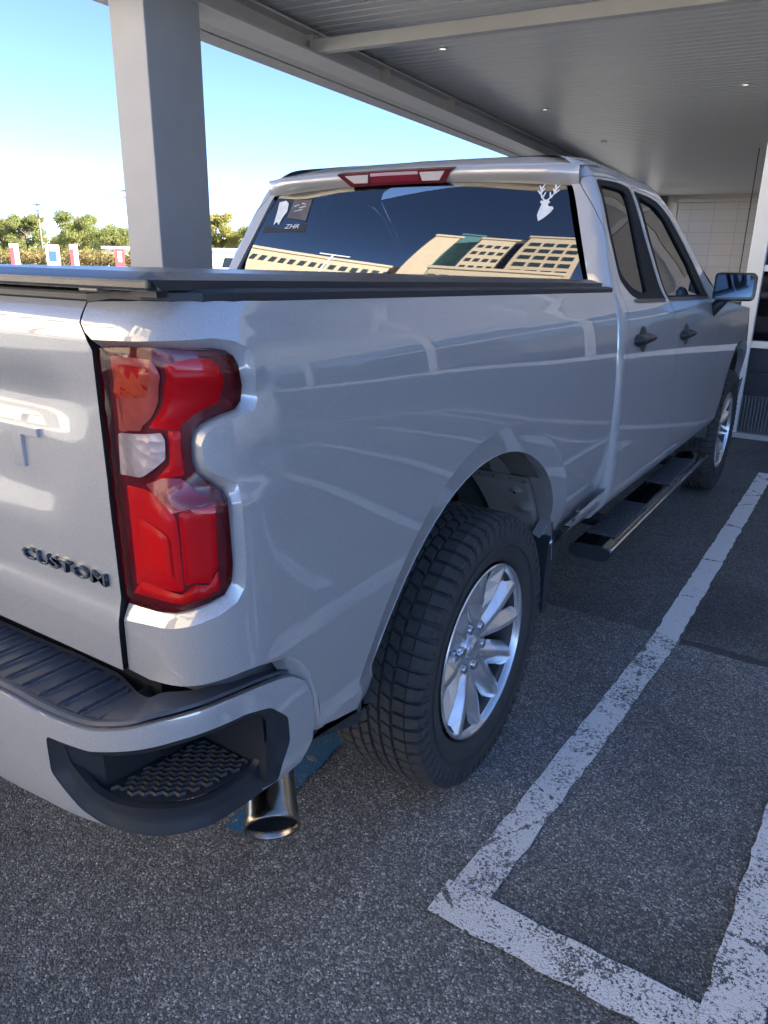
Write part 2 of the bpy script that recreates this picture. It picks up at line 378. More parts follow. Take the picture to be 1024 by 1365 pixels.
LCLR=mat('lamp_reflector',(.75,.76,.78),.25,.35,coat=.7,fn=f_clear)
def glassy(name,tint,ior,trans,rough=.0,bump=None):
    """outer glass: fresnel reflection over a tinted view through"""
    m=bpy.data.materials.new(name);m.use_nodes=True;t=NT(m);t.n.remove(t.b)
    tr=t.n.new('ShaderNodeBsdfTransparent');tr.inputs[0].default_value=tuple(tint)+(1,)
    gl=t.n.new('ShaderNodeBsdfGlossy');gl.inputs['Roughness'].default_value=rough
    fr=t.n.new('ShaderNodeFresnel');fr.inputs[0].default_value=ior
    mx=t.n.new('ShaderNodeMixShader');t.v(mx.inputs[0],fr.outputs[0]);t.v(mx.inputs[1],tr.outputs[0]);t.v(mx.inputs[2],gl.outputs[0]);t.v(t.out.inputs[0],mx.outputs[0])
    if bump:
        b=t.n.new('ShaderNodeBump');b.inputs['Strength'].default_value=bump[1];b.inputs['Distance'].default_value=bump[2];t.v(b.inputs['Height'],t.noise(t.obj(),bump[0],1));t.v(gl.inputs['Normal'],b.outputs[0])
    MATS[name]=m;return m
LENS=glassy('lamp_lens',(.97,.90,.91),1.50,1)
RGLASS=glassy('rear_window_glass',(.14,.15,.16),2.8,1,rough=.018,bump=(2.6,.10,.01))
SGLASS=glassy('side_window_glass',(.10,.105,.11),1.33,1)
def f_vinyl(t):
    p=t.obj();n=t.noise(p,3.5,3,.5);n2=t.vor(p,420)
    b1=t.n.new('ShaderNodeBump');b1.inputs['Strength'].default_value=.5;b1.inputs['Distance'].default_value=.02;t.v(b1.inputs['Height'],n)
    b2=t.n.new('ShaderNodeBump');b2.inputs['Strength'].default_value=.3;b2.inputs['Distance'].default_value=.001;t.v(b2.inputs['Height'],n2);t.v(b2.inputs['Normal'],b1.outputs[0]);t.v(t.b.inputs['Normal'],b2.outputs[0])
VINYL=mat('tonneau_vinyl',(.026,.028,.033),.38,spec=.6,coat=.35,cr=.25,fn=f_vinyl)
SEAT=mat('seat_fabric',(.03,.03,.032),.9,noise=(40,.2))
DECALW=mat('decal_white',(.68,.72,.74),.5,noise=(40,.25))
DECALK=mat('decal_dark',(.010,.010,.011),.6)
DECALP=mat('decal_photo_print',(.11,.095,.09),.4,noise=(30,.6))
# =====================================================================
# pickup truck
# =====================================================================
TR=P(empty('pickup_truck'),'silver pickup truck with black bed cover parked at the canopy edge','pickup truck')
def hB(P0): return np.array([0,max(P0[1],-.85) if P0[1]<.9 else P0[1],1.0])
# ---- bed side panels ----
rail=lambda u:1.4405-.0362*max(0,(u+.95))/1.9*1.0
gap_top=[(-1.212,1.434),(-1.224,1.421),(-1.237,1.404),(-1.233,1.391),(-1.222,1.381)]
BEVo=[(-1.222,1.381)]+BEV[1:-1]+[(-1.238,.907)]
BOTo=[(-1.236,.803),(-1.181,.800),(-1.113,.811),(-1.065,.819),(-1.02,.827),(-.975,.832),(-.93,.830),(-.886,.818),(-.85,.795),(-.815,.748),(-.784,.680),(-.757,.600),(-.735,.571)]
CR0=(0.0,.42)
flare=[(-.606,.536),(-.598,.575)]+[(.655*cos(a)+CR0[0]-.0,.655*sin(a)+CR0[1]+.01) for a in np.radians(np.linspace(163,20,30))]+[(.612,.60)]
arch=[(-.540,.512),(-.532,.56)]+[(.588*cos(a)+CR0[0]-.005,.588*sin(a)+CR0[1]) for a in np.radians(np.linspace(160,24,27))]+[(.535,.585)]
# keep the flare outline near the traced crease
front=[(.68,.578),(.80,.578),(.93,.590),(.962,.62),(.962,1.403)]
bedout=gap_top+BEVo[1:]+BOTo+[(-.70,.560)]+flare+front+[(.5,rail(.5)),(0,rail(0)),(-.5,rail(-.5)),(-.95,1.4405),(-1.1,1.439)]
LENSO=rnd(LAMP[:28],.006,3)
LENSO=LAMP[:28]+[(-1.236,.941),(-1.238,1.03),(-1.240,1.16),(-1.238,1.28)]
LENSO[0]=(-1.226,1.368)
def bev_off(V):
    a=dist(V,BEVo[0:],closed=False);b=dist(V,LENSO);t=b/(a+b+1e-9)   # 1 at the outer edge
    return -.016*(1-np.clip(t,0,1)**.8)
def flare_off(V):
    a=dist(V,flare,closed=False);b=dist(V,arch,closed=False);t=a/(a+b+1e-9);return -.016*t
for sg,nm in ((1,'right'),(-1,'left')):
    bs=patch('bed_side',bed,bedout,PAINT,TR,step=.026,sgn=sg)
    acc=([],[])
    a2=([],[]);strip('',bed,gap_top,gap_top,0,-.03,None,sgn=sg,add=a2);g2=[(-1.238,.907),(-1.236,.803)];strip('',bed,g2,g2,0,-.03,None,sgn=sg,add=a2);meshobj('gap_shade',a2[0],a2[1],SEALGAP,bs)  # near-black strips paint the shade in the gap beside the tailgate
    b2=BOTo[1:]
    strip('',bed,b2,[(p[0]+.004,p[1]-.012) for p in b2[:5]]+[(p[0]-.006,p[1]-.024) for p in b2[5:7]]+[(p[0]-.022,p[1]-.034) for p in b2[7:9]]+[(p[0]-.038,p[1]-.022) for p in b2[9:]],0,-.034,None,sgn=sg,rows=5,curve=1,add=acc)
    e2=[(.962,z) for z in np.linspace(.62,1.403,12)];strip('',bed,e2,[(.962,p[1]) for p in e2],0,-.02,None,sgn=sg,add=acc)
    arc2=arch;strip('',bed,arc2,arc2,-.014,-.045,None,sgn=sg,add=acc)
    meshobj('panel_return',acc[0],acc[1],PAINT,bs,smooth=True)
    fl_=[(-1.225,.84),(-.93,.87),(-.86,.84),(-.80,.74),(-.76,.60),(-.70,.58),(-.70,.52),(-.80,.60),(-.84,.70),(-.90,.765),(-1.225,.755)]
    patch('corner_filler',bed,fl_,mat('filler_grey',(.16,.165,.175),.4,.3,noise=(8,.15)),bs,step=.03,off=-.050,sgn=sg)
    fo=patch('arch_flare',bed,flare+arch[::-1],PAINT,bs,step=.02,off=flare_off,sgn=sg)
    lp=LENSO
    ring=BEVo+[p for p in reversed(LENSO[:29])]
    patch('lamp_surround',bed,ring,PAINT,bs,step=.012,off=bev_off,sgn=sg,edge=.008)
    # ---- tail light ----
    tl=patch('tail_light',bed,LENSO,LDRK,TR,step=.02,off=-.020,sgn=sg)
    strip('lamp_rim',bed,LENSO,LENSO,-.034,-.006,LDRK,tl,sgn=sg,closed=True)
    def ridge(cx0,h,w): return lambda V:-.016+h*np.clip(1-np.abs(V[:,0]-cx0)/w,0,1)
    def bulge(poly,h,w,base=-.018): return lambda V: base+h*np.clip(dist(V,poly)/w,0,1)**.6
    RT=[(-1.098,1.352),(-1.033,1.362),(-.997,1.360),(-.986,1.350),(-.976,1.312),(-.985,1.292),(-1.032,1.276),(-1.060,1.262),(-1.070,1.252),(-1.140,1.252),(-1.105,1.282),(-1.092,1.30)]
    patch('brake_lamp',bed,rnd(RT,.006),LRED,tl,step=.008,off=bulge(RT,.007,.02),sgn=sg,edge=.006)
    st=[(-1.098,1.250),(-1.066,1.252),(-1.070,1.225),(-1.068,1.182),(-1.140,1.168),(-1.100,1.198),(-1.094,1.235)]
    patch('brake_lamp',bed,rnd(st,.005),LRED,tl,step=.008,off=bulge(st,.004,.012,-.019),sgn=sg,edge=.006)
    RL=[(-1.222,1.150),(-1.160,1.150),(-1.112,1.112),(-1.106,1.00),(-1.108,.985),(-1.220,.975)]
    patch('brake_lamp',bed,rnd(RL,.006),LRED,tl,step=.008,off=bulge(RL,.006,.02,-.020),sgn=sg,edge=.006)
    RLi=[(-1.190,1.105),(-1.150,1.092),(-1.128,1.080),(-1.124,1.012),(-1.185,1.005)]
    patch('brake_lamp',bed,rnd(RLi,.006),LRED2,tl,step=.008,off=bulge(RLi,.003,.008,-.0115),sgn=sg,edge=.006)
    RB=[(-1.228,.956),(-1.205,.985),(-1.110,.980),(-1.075,1.000),(-1.045,.998),(-1.022,1.022),(-1.020,.990),(-1.050,.978),(-1.110,.962)]
    patch('brake_lamp',bed,rnd(RB,.004),LRED2,tl,step=.008,off=bulge(RB,.006,.012,-.018),sgn=sg,edge=.006)
    RR=[(-1.103,1.122),(-1.022,1.144),(-1.022,1.030),(-1.042,1.002),(-1.075,1.004),(-1.100,.998)]
    patch('brake_lamp',bed,rnd(RR,.004),LRED,tl,step=.008,off=bulge(RR,.004,.012,-.016),sgn=sg,edge=.006)
    RF=[(-1.152,1.163),(-1.115,1.176),(-1.075,1.177),(-1.028,1.150),(-1.027,1.146),(-1.108,1.126)]
    patch('brake_lamp',bed,rnd(RF,.003),mat('lamp_pink_facet',(.50,.05,.09),.2,coat=.8),tl,step=.008,off=lambda V:-.018+.018*np.clip((1.185-V[:,1])/.06,0,1),sgn=sg,edge=.006)
    AM=[(-1.214,1.356),(-1.122,1.357),(-1.112,1.338),(-1.104,1.298),(-1.127,1.270),(-1.153,1.253),(-1.155,1.245),(-1.222,1.238)]
    patch('turn_signal',bed,rnd(AM,.008),LPNK,tl,step=.008,off=bulge(AM,.003,.01,-.017),sgn=sg,edge=.006)
    AI=[(-1.208,1.345),(-1.132,1.345),(-1.128,1.300),(-1.205,1.290)]
    patch('turn_signal',bed,rnd(AI,.006),mat('lamp_amber_red',(.62,.045,.02),.2,coat=.6,fn=lambda t:(t.v(t.b.inputs['Base Color'],t.mix(t.math('GREATER_THAN',t.noise(t.obj(),30,2),.5),(.80,.14,.06,1),(.72,.02,.02,1))),t.bump(t.vor(t.obj(),60),.6,.004))),tl,step=.008,off=bulge(AI,.004,.01,-.014),sgn=sg,edge=.006)
    CLr=[(-1.224,1.235),(-1.110,1.247),(-1.103,1.236),(-1.107,1.206),(-1.158,1.173),(-1.230,1.167)]
    patch('reverse_lamp',bed,rnd(CLr,.004),LCLR,tl,step=.008,off=lambda V:-.016+.008*np.clip(1-np.abs(V[:,0]+1.165)/.05,0,1),sgn=sg,edge=.006)
    ln=patch('lens',bed,LENSO,LENS,tl,step=.02,off=lambda V:-.006+.004*np.clip(dist(V,LENSO)/.02,0,1)**.5,sgn=sg)
    # ---- rail cap ----
    S2=lambda a,b:bed(a,b)
    cap=[(-1.212,0)]+[(u,0) for u in np.linspace(-1.15,.955,40)]
    V=[];F=[];prof=[(-.001,-.004),(.003,.0),(.003,.011),(-.003,.016),(-.06,.017),(-.06,-.004)]
    for (u,_) in cap:
        z=1.434 if u<-1.2 else rail(u);n=snorm(bed,u,z-.01);n[2]=0;n/=np.linalg.norm(n);b0=bed(u,z)
        for (o_,dz) in prof: q=b0+n*o_+np.array([0,0,dz]);V.append(q*np.array([sg,1,1]))
    k=len(prof)
    for i in range(len(cap)-1):
        for j in range(k): F.append((i*k+j,i*k+(j+1)%k,(i+1)*k+(j+1)%k,(i+1)*k+j))
    o=meshobj('rail_cap',V,F,BLK,bs)
    # ---- bumper half ----
    ztop=pch([0,.596,.69,.79,.875,.935,1.026,1.101,1.202,1.25],[.762,.758,.750,.744,.757,.772,.779,.775,.760,.733])
    top=[(v,ztop(v)) for v in np.linspace(0,1.215,40)]
    bout=top+[(1.25,.728),(1.268,.68),(1.276,.63),(1.276,.575),(1.25,.535),(1.191,.530),(1.14,.536)]+[(.99,.530),(.905,.528),(.80,.528),(.66,.540),(.52,.538),(0,.545)]
    hole=rnd(offpoly(BR1,0),.012)
    mouth=rnd([(1.181,.533),(1.186,.571),(1.204,.617),(1.196,.678),(1.152,.721),(1.094,.736),(1.02,.740),(.961,.735),(.873,.718),(.804,.704),(.712,.709),(.708,.63),(.760,.562),(.806,.534)],.010)
    mouth=mouth[:];bpo=top+[(1.25,.728),(1.268,.68),(1.276,.63),(1.276,.575),(1.25,.535),(1.191,.530)]+mouth+[(.66,.540),(.52,.538),(0,.545)]
    bp=patch('rear_bumper',bump,bpo,PAINT,TR,step=.022,sgn=sg,edge=.014)
    hole=mouth+[(.88,.527),(.99,.527),(1.10,.529)][0:3]
    hole=rnd([(1.183,.533),(1.187,.571),(1.205,.617),(1.197,.678),(1.153,.722),(1.094,.737),(1.02,.741),(.961,.736),(.873,.719),(.804,.705),(.711,.710),(.707,.63),(.759,.562),(.806,.534),(.88,.527),(.99,.527),(1.10,.529)],.008)
    acc=([],[])
    strip('',bump,top,top,0,-.02,None,sgn=sg,rows=4,curve=-1,add=acc)
    ed=bout[39:47]
    strip('',bump,ed,ed,0,-.05,None,sgn=sg,rows=3,curve=-1,add=acc)
    lb=[(.806,.534),(.66,.540),(.52,.538),(0,.545)];strip('',bump,lb,lb,0,-.05,None,sgn=sg,rows=2,add=acc)
    meshobj('bumper_return',acc[0],acc[1],PAINT,bp,smooth=True)
    inner=rnd(BR2,.012)
    rec=patch('corner_step',bump,hole,BLK,bp,holes=[inner],step=.012,off=lambda V:-.001-.015*np.clip(dist(V,hole)/.022,0,1)**1.3,sgn=sg,edge=.01)
    hb_=[(.80,.535),(.88,.527),(.99,.527),(1.10,.529),(1.184,.533)];strip('step_underside',bump,hb_,hb_,-.001,-.06,BLK,rec,sgn=sg)
    nb=lambda v,z:(lambda n:n/np.linalg.norm(n))(snorm(bump,v,z)*np.array([1,1,0]))
    strip('pocket_lip',bump,inner,inner,-.016,-.030,BLK,rec,sgn=sg,closed=True)
    fv=np.linspace(.765,1.150,24);ZF=.590
    edge_=[bump(v,.592)-nb(v,.60)*.026 for v in fv];P1=np.array([.775,-1.130,0]);P2=np.array([.800,-.930,0]);P3=np.array([.955,-.925,0])
    ring_=[(q[0],q[1]) for q in edge_]+[(P3[0],P3[1]),(P2[0],P2[1]),(P1[0],P1[1])]
    m=MB().poly([(x*sg,y,ZF) for x,y in ring_]);m.build('step_tread',BLK,rec)
    wl=[(edge_[0][0]-.02,edge_[0][1]-.02),(P1[0],P1[1]),(P2[0],P2[1]),(P3[0]+.03,P3[1]-.01),(edge_[-1][0]+.0,edge_[-1][1])]
    m=MB()
    for a_,b_ in zip(wl,wl[1:]): m.poly([(a_[0]*sg,a_[1],ZF-.03),(b_[0]*sg,b_[1],ZF-.03),(b_[0]*sg*.99,b_[1],.745),(a_[0]*sg*.99,a_[1],.745)])
    m.build('pocket_wall',mat('pocket_plastic',(.040,.040,.042),.32,noise=(6,.3)),rec)
    V=[];F=[];fl=lambda v,d:bump(v,.60)-nb(v,.60)*d
    pin=offpoly(ring_,-.006)
    e1=np.array([cos(radians(33)),sin(radians(33))]);e2_=np.array([-e1[1],e1[0]])
    for r in range(-14,22):
        for k in range(-40,60):
            a0=k*.0105;b0=r*.0135;z_=.0036
            A_=np.array([.86,-1.05])+e1*a0+e2_*(b0+(z_ if k%2 else -z_));B_=np.array([.86,-1.05])+e1*(a0+.0105)+e2_*(b0+(-z_ if k%2 else z_))
            if not inside(np.array([A_,B_]),pin).all() or dist([A_,B_],ring_).min()<.010: continue
            i=len(V)
            for q in (A_,B_):
                for (o_,h) in ((-.0036,0),(-.0012,.005),(.0012,.005),(.0036,0)): w_=q+e2_*o_;V.append((w_[0]*sg,w_[1],ZF+h))
            F+=[(i,i+1,i+5,i+4),(i+1,i+2,i+6,i+5),(i+2,i+3,i+7,i+6)]
    meshobj('tread_ribs',V,F,GREY,rec)
    # ---- step pad on top of the bumper ----
    V=[];F=[];nv,nw=430,26
    for i in range(nv+1):
        v=1.215*i/nv;o0=bump(v,ztop(v));n=snorm(bump,v,.70);n[2]=0;n/=np.linalg.norm(n)
        D=.158 if v<.72 else .158-.075*sstep(.72,.92,v)-.03*sstep(.92,1.05,v)-.025*sstep(1.05,1.2,v)
        for j in range(nw+1):
            t=j/nw;q=o0-n*(.010+t*(D-.010));x=q[0]
            h=.006*sstep(0,.05,t)-.004*sstep(.08,.14,t)
            inn=sstep(.13,.16,t)*(1-sstep(.90,.93,t))*(1-sstep(.80,.82,v))
            fr=(x/.046+ .0)%1.0
            gr=1-sstep(.05,.09,abs(fr-.5))
            h-=.007*gr*inn
            fr2=((x-.014)/.046)%1.0;pl=(1-sstep(.0,.03,fr2-.30-.25*t))*sstep(.0,.03,fr2)
            h+=.0035*pl*inn
            q=q+np.array([0,0,.004+h]);V.append(q*np.array([sg,1,1]))
    for i in range(nv):
        for j in range(nw): a=i*(nw+1)+j;F.append((a,a+nw+1,a+nw+2,a+1) if sg>0 else (a,a+1,a+nw+2,a+nw+1))
    o=meshobj('step_pad',V,F,PAD,bp,smooth=True);o.data.set_sharp_from_angle(angle=radians(30))
# ---- tailgate ----
def tg(x,z):
    y=Yf(z)
    ax=abs(x)
    # wide sculpted recess around the lettering, wrapping out at its ends
    k=sstep(1.07-.16*sstep(.60,.78,ax)*0,1.15,z-.0*ax)
    end=1-sstep(.62,.74,ax+ .35*max(0,1.16-z))
    up=1-sstep(1.27,1.345,z)
    y+=.010*sstep(1.03,1.125,z+.30*max(0,ax-.62))*up*end
    # shallow hollow below the top edge
    y+=.005*sstep(1.215,1.255,z)*(1-sstep(1.27,1.34,z))*(1-sstep(.66,.78,ax))
    # lower ledge
    y-=.009*(1-sstep(.895,.945,z))
    return np.array([x,y,z])
_r=[(-1.236,.803),(-1.238,.907),(-1.236,.95),(-1.238,1.03),(-1.240,1.16),(-1.238,1.28),(-1.226,1.365)]+[(u,z) for u,z in gap_top[::-1][1:]]
_r=[(bed(u,z)[0]-.0038,z) for u,z in _r]
tout=_r+[(-x,z) for x,z in _r[::-1]]
hT=lambda P0:np.array([P0[0],-.5,P0[2]])
tgate=patch('tailgate',tg,tout,PAINT,TR,step=.024,hint=hT)
strip('tailgate_edge',tg,tout,tout,0,-.025,SEALGAP,tgate,closed=True,hint=hT)  # gate edge coloured near-black as the shade inside the gap
MB().box((-.79,-1.055,1.432),(.79,-1.0,1.450),.005).build('tailgate_cap',BLK,tgate)
MB().box((-.80,-1.035,.80),(.80,-.99,1.43)).box((-.81,-1.02,.60),(.81,-.93,.80)).build('gap_shade_backing',DARK,tgate)  # black backing, puts the shade behind the tailgate gaps into colour
LET=mat('embossed_silver',(.62,.63,.65),.25,.6,1.0,.02)
xs=np.linspace(-.567,.567,9)
gl={'C':[[(0,0),(1,0),(1,.2),(.25,.2),(.25,.8),(1,.8),(1,1),(0,1)]],'H':[[(0,0),(.25,0),(.25,.4),(.75,.4),(.75,0),(1,0),(1,1),(.75,1),(.75,.6),(.25,.6),(.25,1),(0,1)]],
'E':[[(0,0),(1,0),(1,.2),(.25,.2),(.25,.4),(.9,.4),(.9,.6),(.25,.6),(.25,.8),(1,.8),(1,1),(0,1)]],'V':[[(.38,0),(.62,0),(1,1),(.74,1),(.5,.32),(.26,1),(0,1)]],
'R':[[(0,0),(.25,0),(.25,.35),(.5,.35),(.72,0),(1,0),(.76,.38),(1,.5),(1,1),(0,1)]],'O':[[(0,0),(1,0),(1,1),(0,1)]],'L':[[(0,0),(1,0),(1,.2),(.25,.2),(.25,1),(0,1)]],
'T':[[(.385,0),(.615,0),(.615,.80),(1,.80),(1,1),(0,1),(0,.80),(.385,.80)]]}
m=MB()
for ch,xc in zip('CHEVROLET',xs-.022):
    for pl in gl[ch]:
        wd=.128 if ch=='T' else .105;q=[(xc+(a-.5)*wd,1.142+b*.074) for a,b in pl]
        if ch=='O': q=q
        y0=tg(xc,1.18)[1];m.prism(q,y0-.006,y0+.01)
m.build('lettering',LET,tgate)
text('badge_lettering','CUSTOM',mat('badge_chrome',(.10,.12,.14),.18,1),tgate,(.650,tg(.66,.975)[1]-.004,.975),.031,sx=1.94,ext=.003,bold=.0008)
text('badge_lettering','CUSTOM',mat('badge_bright',(.62,.66,.70),.15,1),tgate,(.650,tg(.66,.975)[1]-.0066,.9755),.031,sx=1.94,ext=.0012,bold=-.0003)
# ---- light block in the bed, frame, axle ----
m=MB().box((-.60,-1.0,.66),(.60,.93,1.40)).box((-.93,-1.0,1.36),(.93,.93,1.425));m.build('bed_light_block',DARK,TR)  # solid black boxes added inside the bed to block light
m=MB().box((-.52,-1.05,.52),(-.42,4.3,.66),.01).box((.42,-1.05,.52),(.52,4.3,.66),.01).tube([(-.78,0,.42),(.78,0,.42)],.045).lathe([(-.16,.02),(-.12,.13),(0,.16),(.12,.13),(.16,.02)],24,c=(0,0,.42)).tube([(0,0,.42),(0,2.4,.52)],.04).box((-.9,1.2,.50),(.9,4.4,.56))
m.build('chassis',UNDER,TR)
for sg in (1,-1):
    # wheel housing
    V=[];F=[]
    A=np.radians(np.linspace(170,14,30))
    for i,a in enumerate(A):
        R=.610
        for x in (.965,.90,.62,.60): V.append((sg*x,R*cos(a)*(1 if x>.61 else 1),.42+R*sin(a)))
    for i in range(len(A)-1):
        for j in range(3): F.append((i*4+j,i*4+j+1,i*4+5+j,i*4+4+j))
    o=meshobj('wheel_housing',V,F,LINERD,TR,smooth=True)
    m=MB().prism([(-.62,.45),(.60,.45),(.60,1.06),(-.62,1.06)],sg*.585,sg*.600,'X');m.build('housing_side',LINERD,o)
    # galvanised bracket plate on the bed side inside the arch
    def cylS(x,a,R=.588): return np.array([x,R*cos(a),.42+R*sin(a)])
    hc=lambda P0:np.array([P0[0],2*P0[1],2*P0[2]-.42])
    D=radians
    pl=[(.694,D(42)),(.73,D(27)),(.755,D(15)),(.925,D(15)),(.925,D(44.5)),(.69,D(44.5))]
    dim=np.array([(.856,D(36.2))])
    def poff(V):
        r=np.hypot((V[:,0]-.856),(V[:,1]-D(36.2))*.588);r2=np.hypot((V[:,0]-.872)/1.6,(V[:,1]-D(28))*.588)
        return .010*np.exp(-(r/.016)**2)+.012*np.exp(-(r2/.018)**2)-.008*np.clip((V[:,0]-.90)/.02,0,1)
    b=patch('liner_plate',cylS,pl,LINER,o,step=.008,off=poff,sgn=sg,hint=hc,edge=.01)
    patch('plate_flange',cylS,[(.688,D(41.2)),(.925,D(41.8)),(.925,D(46.0)),(.686,D(45.6))],mat('flange_metal',(.42,.37,.31),.5,.3,noise=(20,.3)),b,step=.02,off=.006,sgn=sg,hint=hc)
    m=MB()
    for (x,a_) in ((.742,43.6),(.795,43.8),(.855,43.8),(.905,43.2),(.856,36.2)):
        q=cylS(x,D(a_),.5795 if a_>40 else .576);bm=bmesh.new();bmesh.ops.create_circle(bm,cap_ends=True,segments=12,radius=.0042 if a_>40 else .006)
        R_=Vector((0,-cos(D(a_)),-sin(D(a_)))).to_track_quat('Z','X').to_matrix().to_4x4();R_.translation=Vector((q[0]*sg,q[1],q[2]))
        bmesh.ops.transform(bm,matrix=R_,verts=bm.verts[:]);m.add(bm)
    m.build('rivet_holes',DARK,b)
    patch('liner_panel',cylS,[(.70,D(46.2)),(.965,D(46.2)),(.965,D(80)),(.66,D(80))],mat('liner_brown',(.22,.20,.17),.6,.2,noise=(9,.25)),o,step=.04,off=.003,sgn=sg,hint=hc)
    patch('liner_gusset',cylS,[(.80,D(47)),(.84,D(70)),(.865,D(70)),(.87,D(47))],LINER,o,step=.03,off=.010,sgn=sg,hint=hc)
    patch('liner_front',cylS,[(.924,D(8)),(.968,D(8)),(.968,D(62)),(.924,D(62))],LINER,o,step=.03,off=.001,sgn=sg,hint=hc)
    # mud flaps / lower trims
    m=MB().prism([(.545,.60),(.66,.585),(.60,.42),(.56,.30),(.535,.32),(.53,.46)],sg*.80,sg*.965,'X');f=m.build('mud_guard',BLK,TR)
    MB().lathe([(sg*.965,.012),(sg*.970,.010),(sg*.971,0)],12,c=(0,.565,.572)).build('fastener',NUT,f)
    m=MB()
    pts=[(-.745,.572),(-.60,.532),(-.545,.505),(-.50,.52)]
    m.prism([(-.76,.575),(-.60,.540),(-.545,.515),(-.53,.60),(-.55,.64),(-.58,.50),(-.60,.49),(-.77,.545)],sg*.80,sg*.955,'X')
    m.build('lower_valance',BLK,TR)
# ---- tonneau cover ----
tc=empty('tonneau_cover');tc.parent=TR
def zc(y): return 1.480-.0185*(y+1.05)
V=[];F=[];nx,ny=44,60
for i in range(nx+1):
    x=-.935+1.87*i/nx
    for j in range(ny+1):
        y=-1.075+2.0*j/ny
        ed=min(.935-abs(x),y+1.075,.93-y+.02)
        z=zc(y)-.012*(1-min(1,max(0,ed)/.02))**2+.002*sin(x*3+.5)*exp(-((y+.3)/.5)**2)+.001*(1-(x/.935)**2)
        V.append((x,y,z))
for i in range(nx):
    for j in range(ny):a=i*(ny+1)+j;F.append((a,a+ny+1,a+ny+2,a+1))
meshobj('cover_skin',V,F,VINYL,tc,smooth=True)
m=MB()
for sg in (1,-1):
    m.prism([(-1.075,zc(-1.075)-.010),(.925,zc(.925)-.010),(.925,zc(.925)-.024),(-1.06,zc(-1.06)-.024)],sg*.90,sg*.936,'X')
m.box((-.93,-1.077,zc(-1.07)-.026),(.93,-1.045,zc(-1.07)-.009),.005)
m.build('cover_edge',VINYL,tc)
m=MB()
for sg in (1,-1): m.prism([(-1.05,1.445),(.92,1.405),(.92,1.421),(-1.05,1.457)],sg*.86,sg*.915,'X')
m.build('clamp_rail',GREY,tc)
for sg in (1,-1):
    MB().box((sg*.80-.022,-1.080,1.4505),(sg*.80+.022,-1.04,1.4555),.003).build('cover_latch',mat('raw_aluminium',(.24,.22,.19),.45,.6),tc)
# ---- exhaust ----
ex=empty('exhaust_tip');ex.parent=TR
a=Vector((.955,-.896,.415));d=Vector((.62,-.65,-.44)).normalized()
MB().tube([a-d*.34+Vector((-.05,.03,.0)),a-d*.18,a-d*.02,a],.05,32,False,rs=[.044,.050,.055,.057]).build('pipe',STEEL,ex)
q=d.to_track_quat('X','Z').to_matrix().to_4x4();q.translation=a
o=MB().lathe([(-.012,.0505),(.001,.0525),(.0035,.0555),(.0,.0585),(-.012,.0575)],32).build('rolled_lip',STEEL,ex);o.matrix_local=q
o=MB().lathe([(-.010,.0515),(-.10,.046),(-.10,.0)],32).build('pipe_inside',DARK,ex);o.matrix_local=q
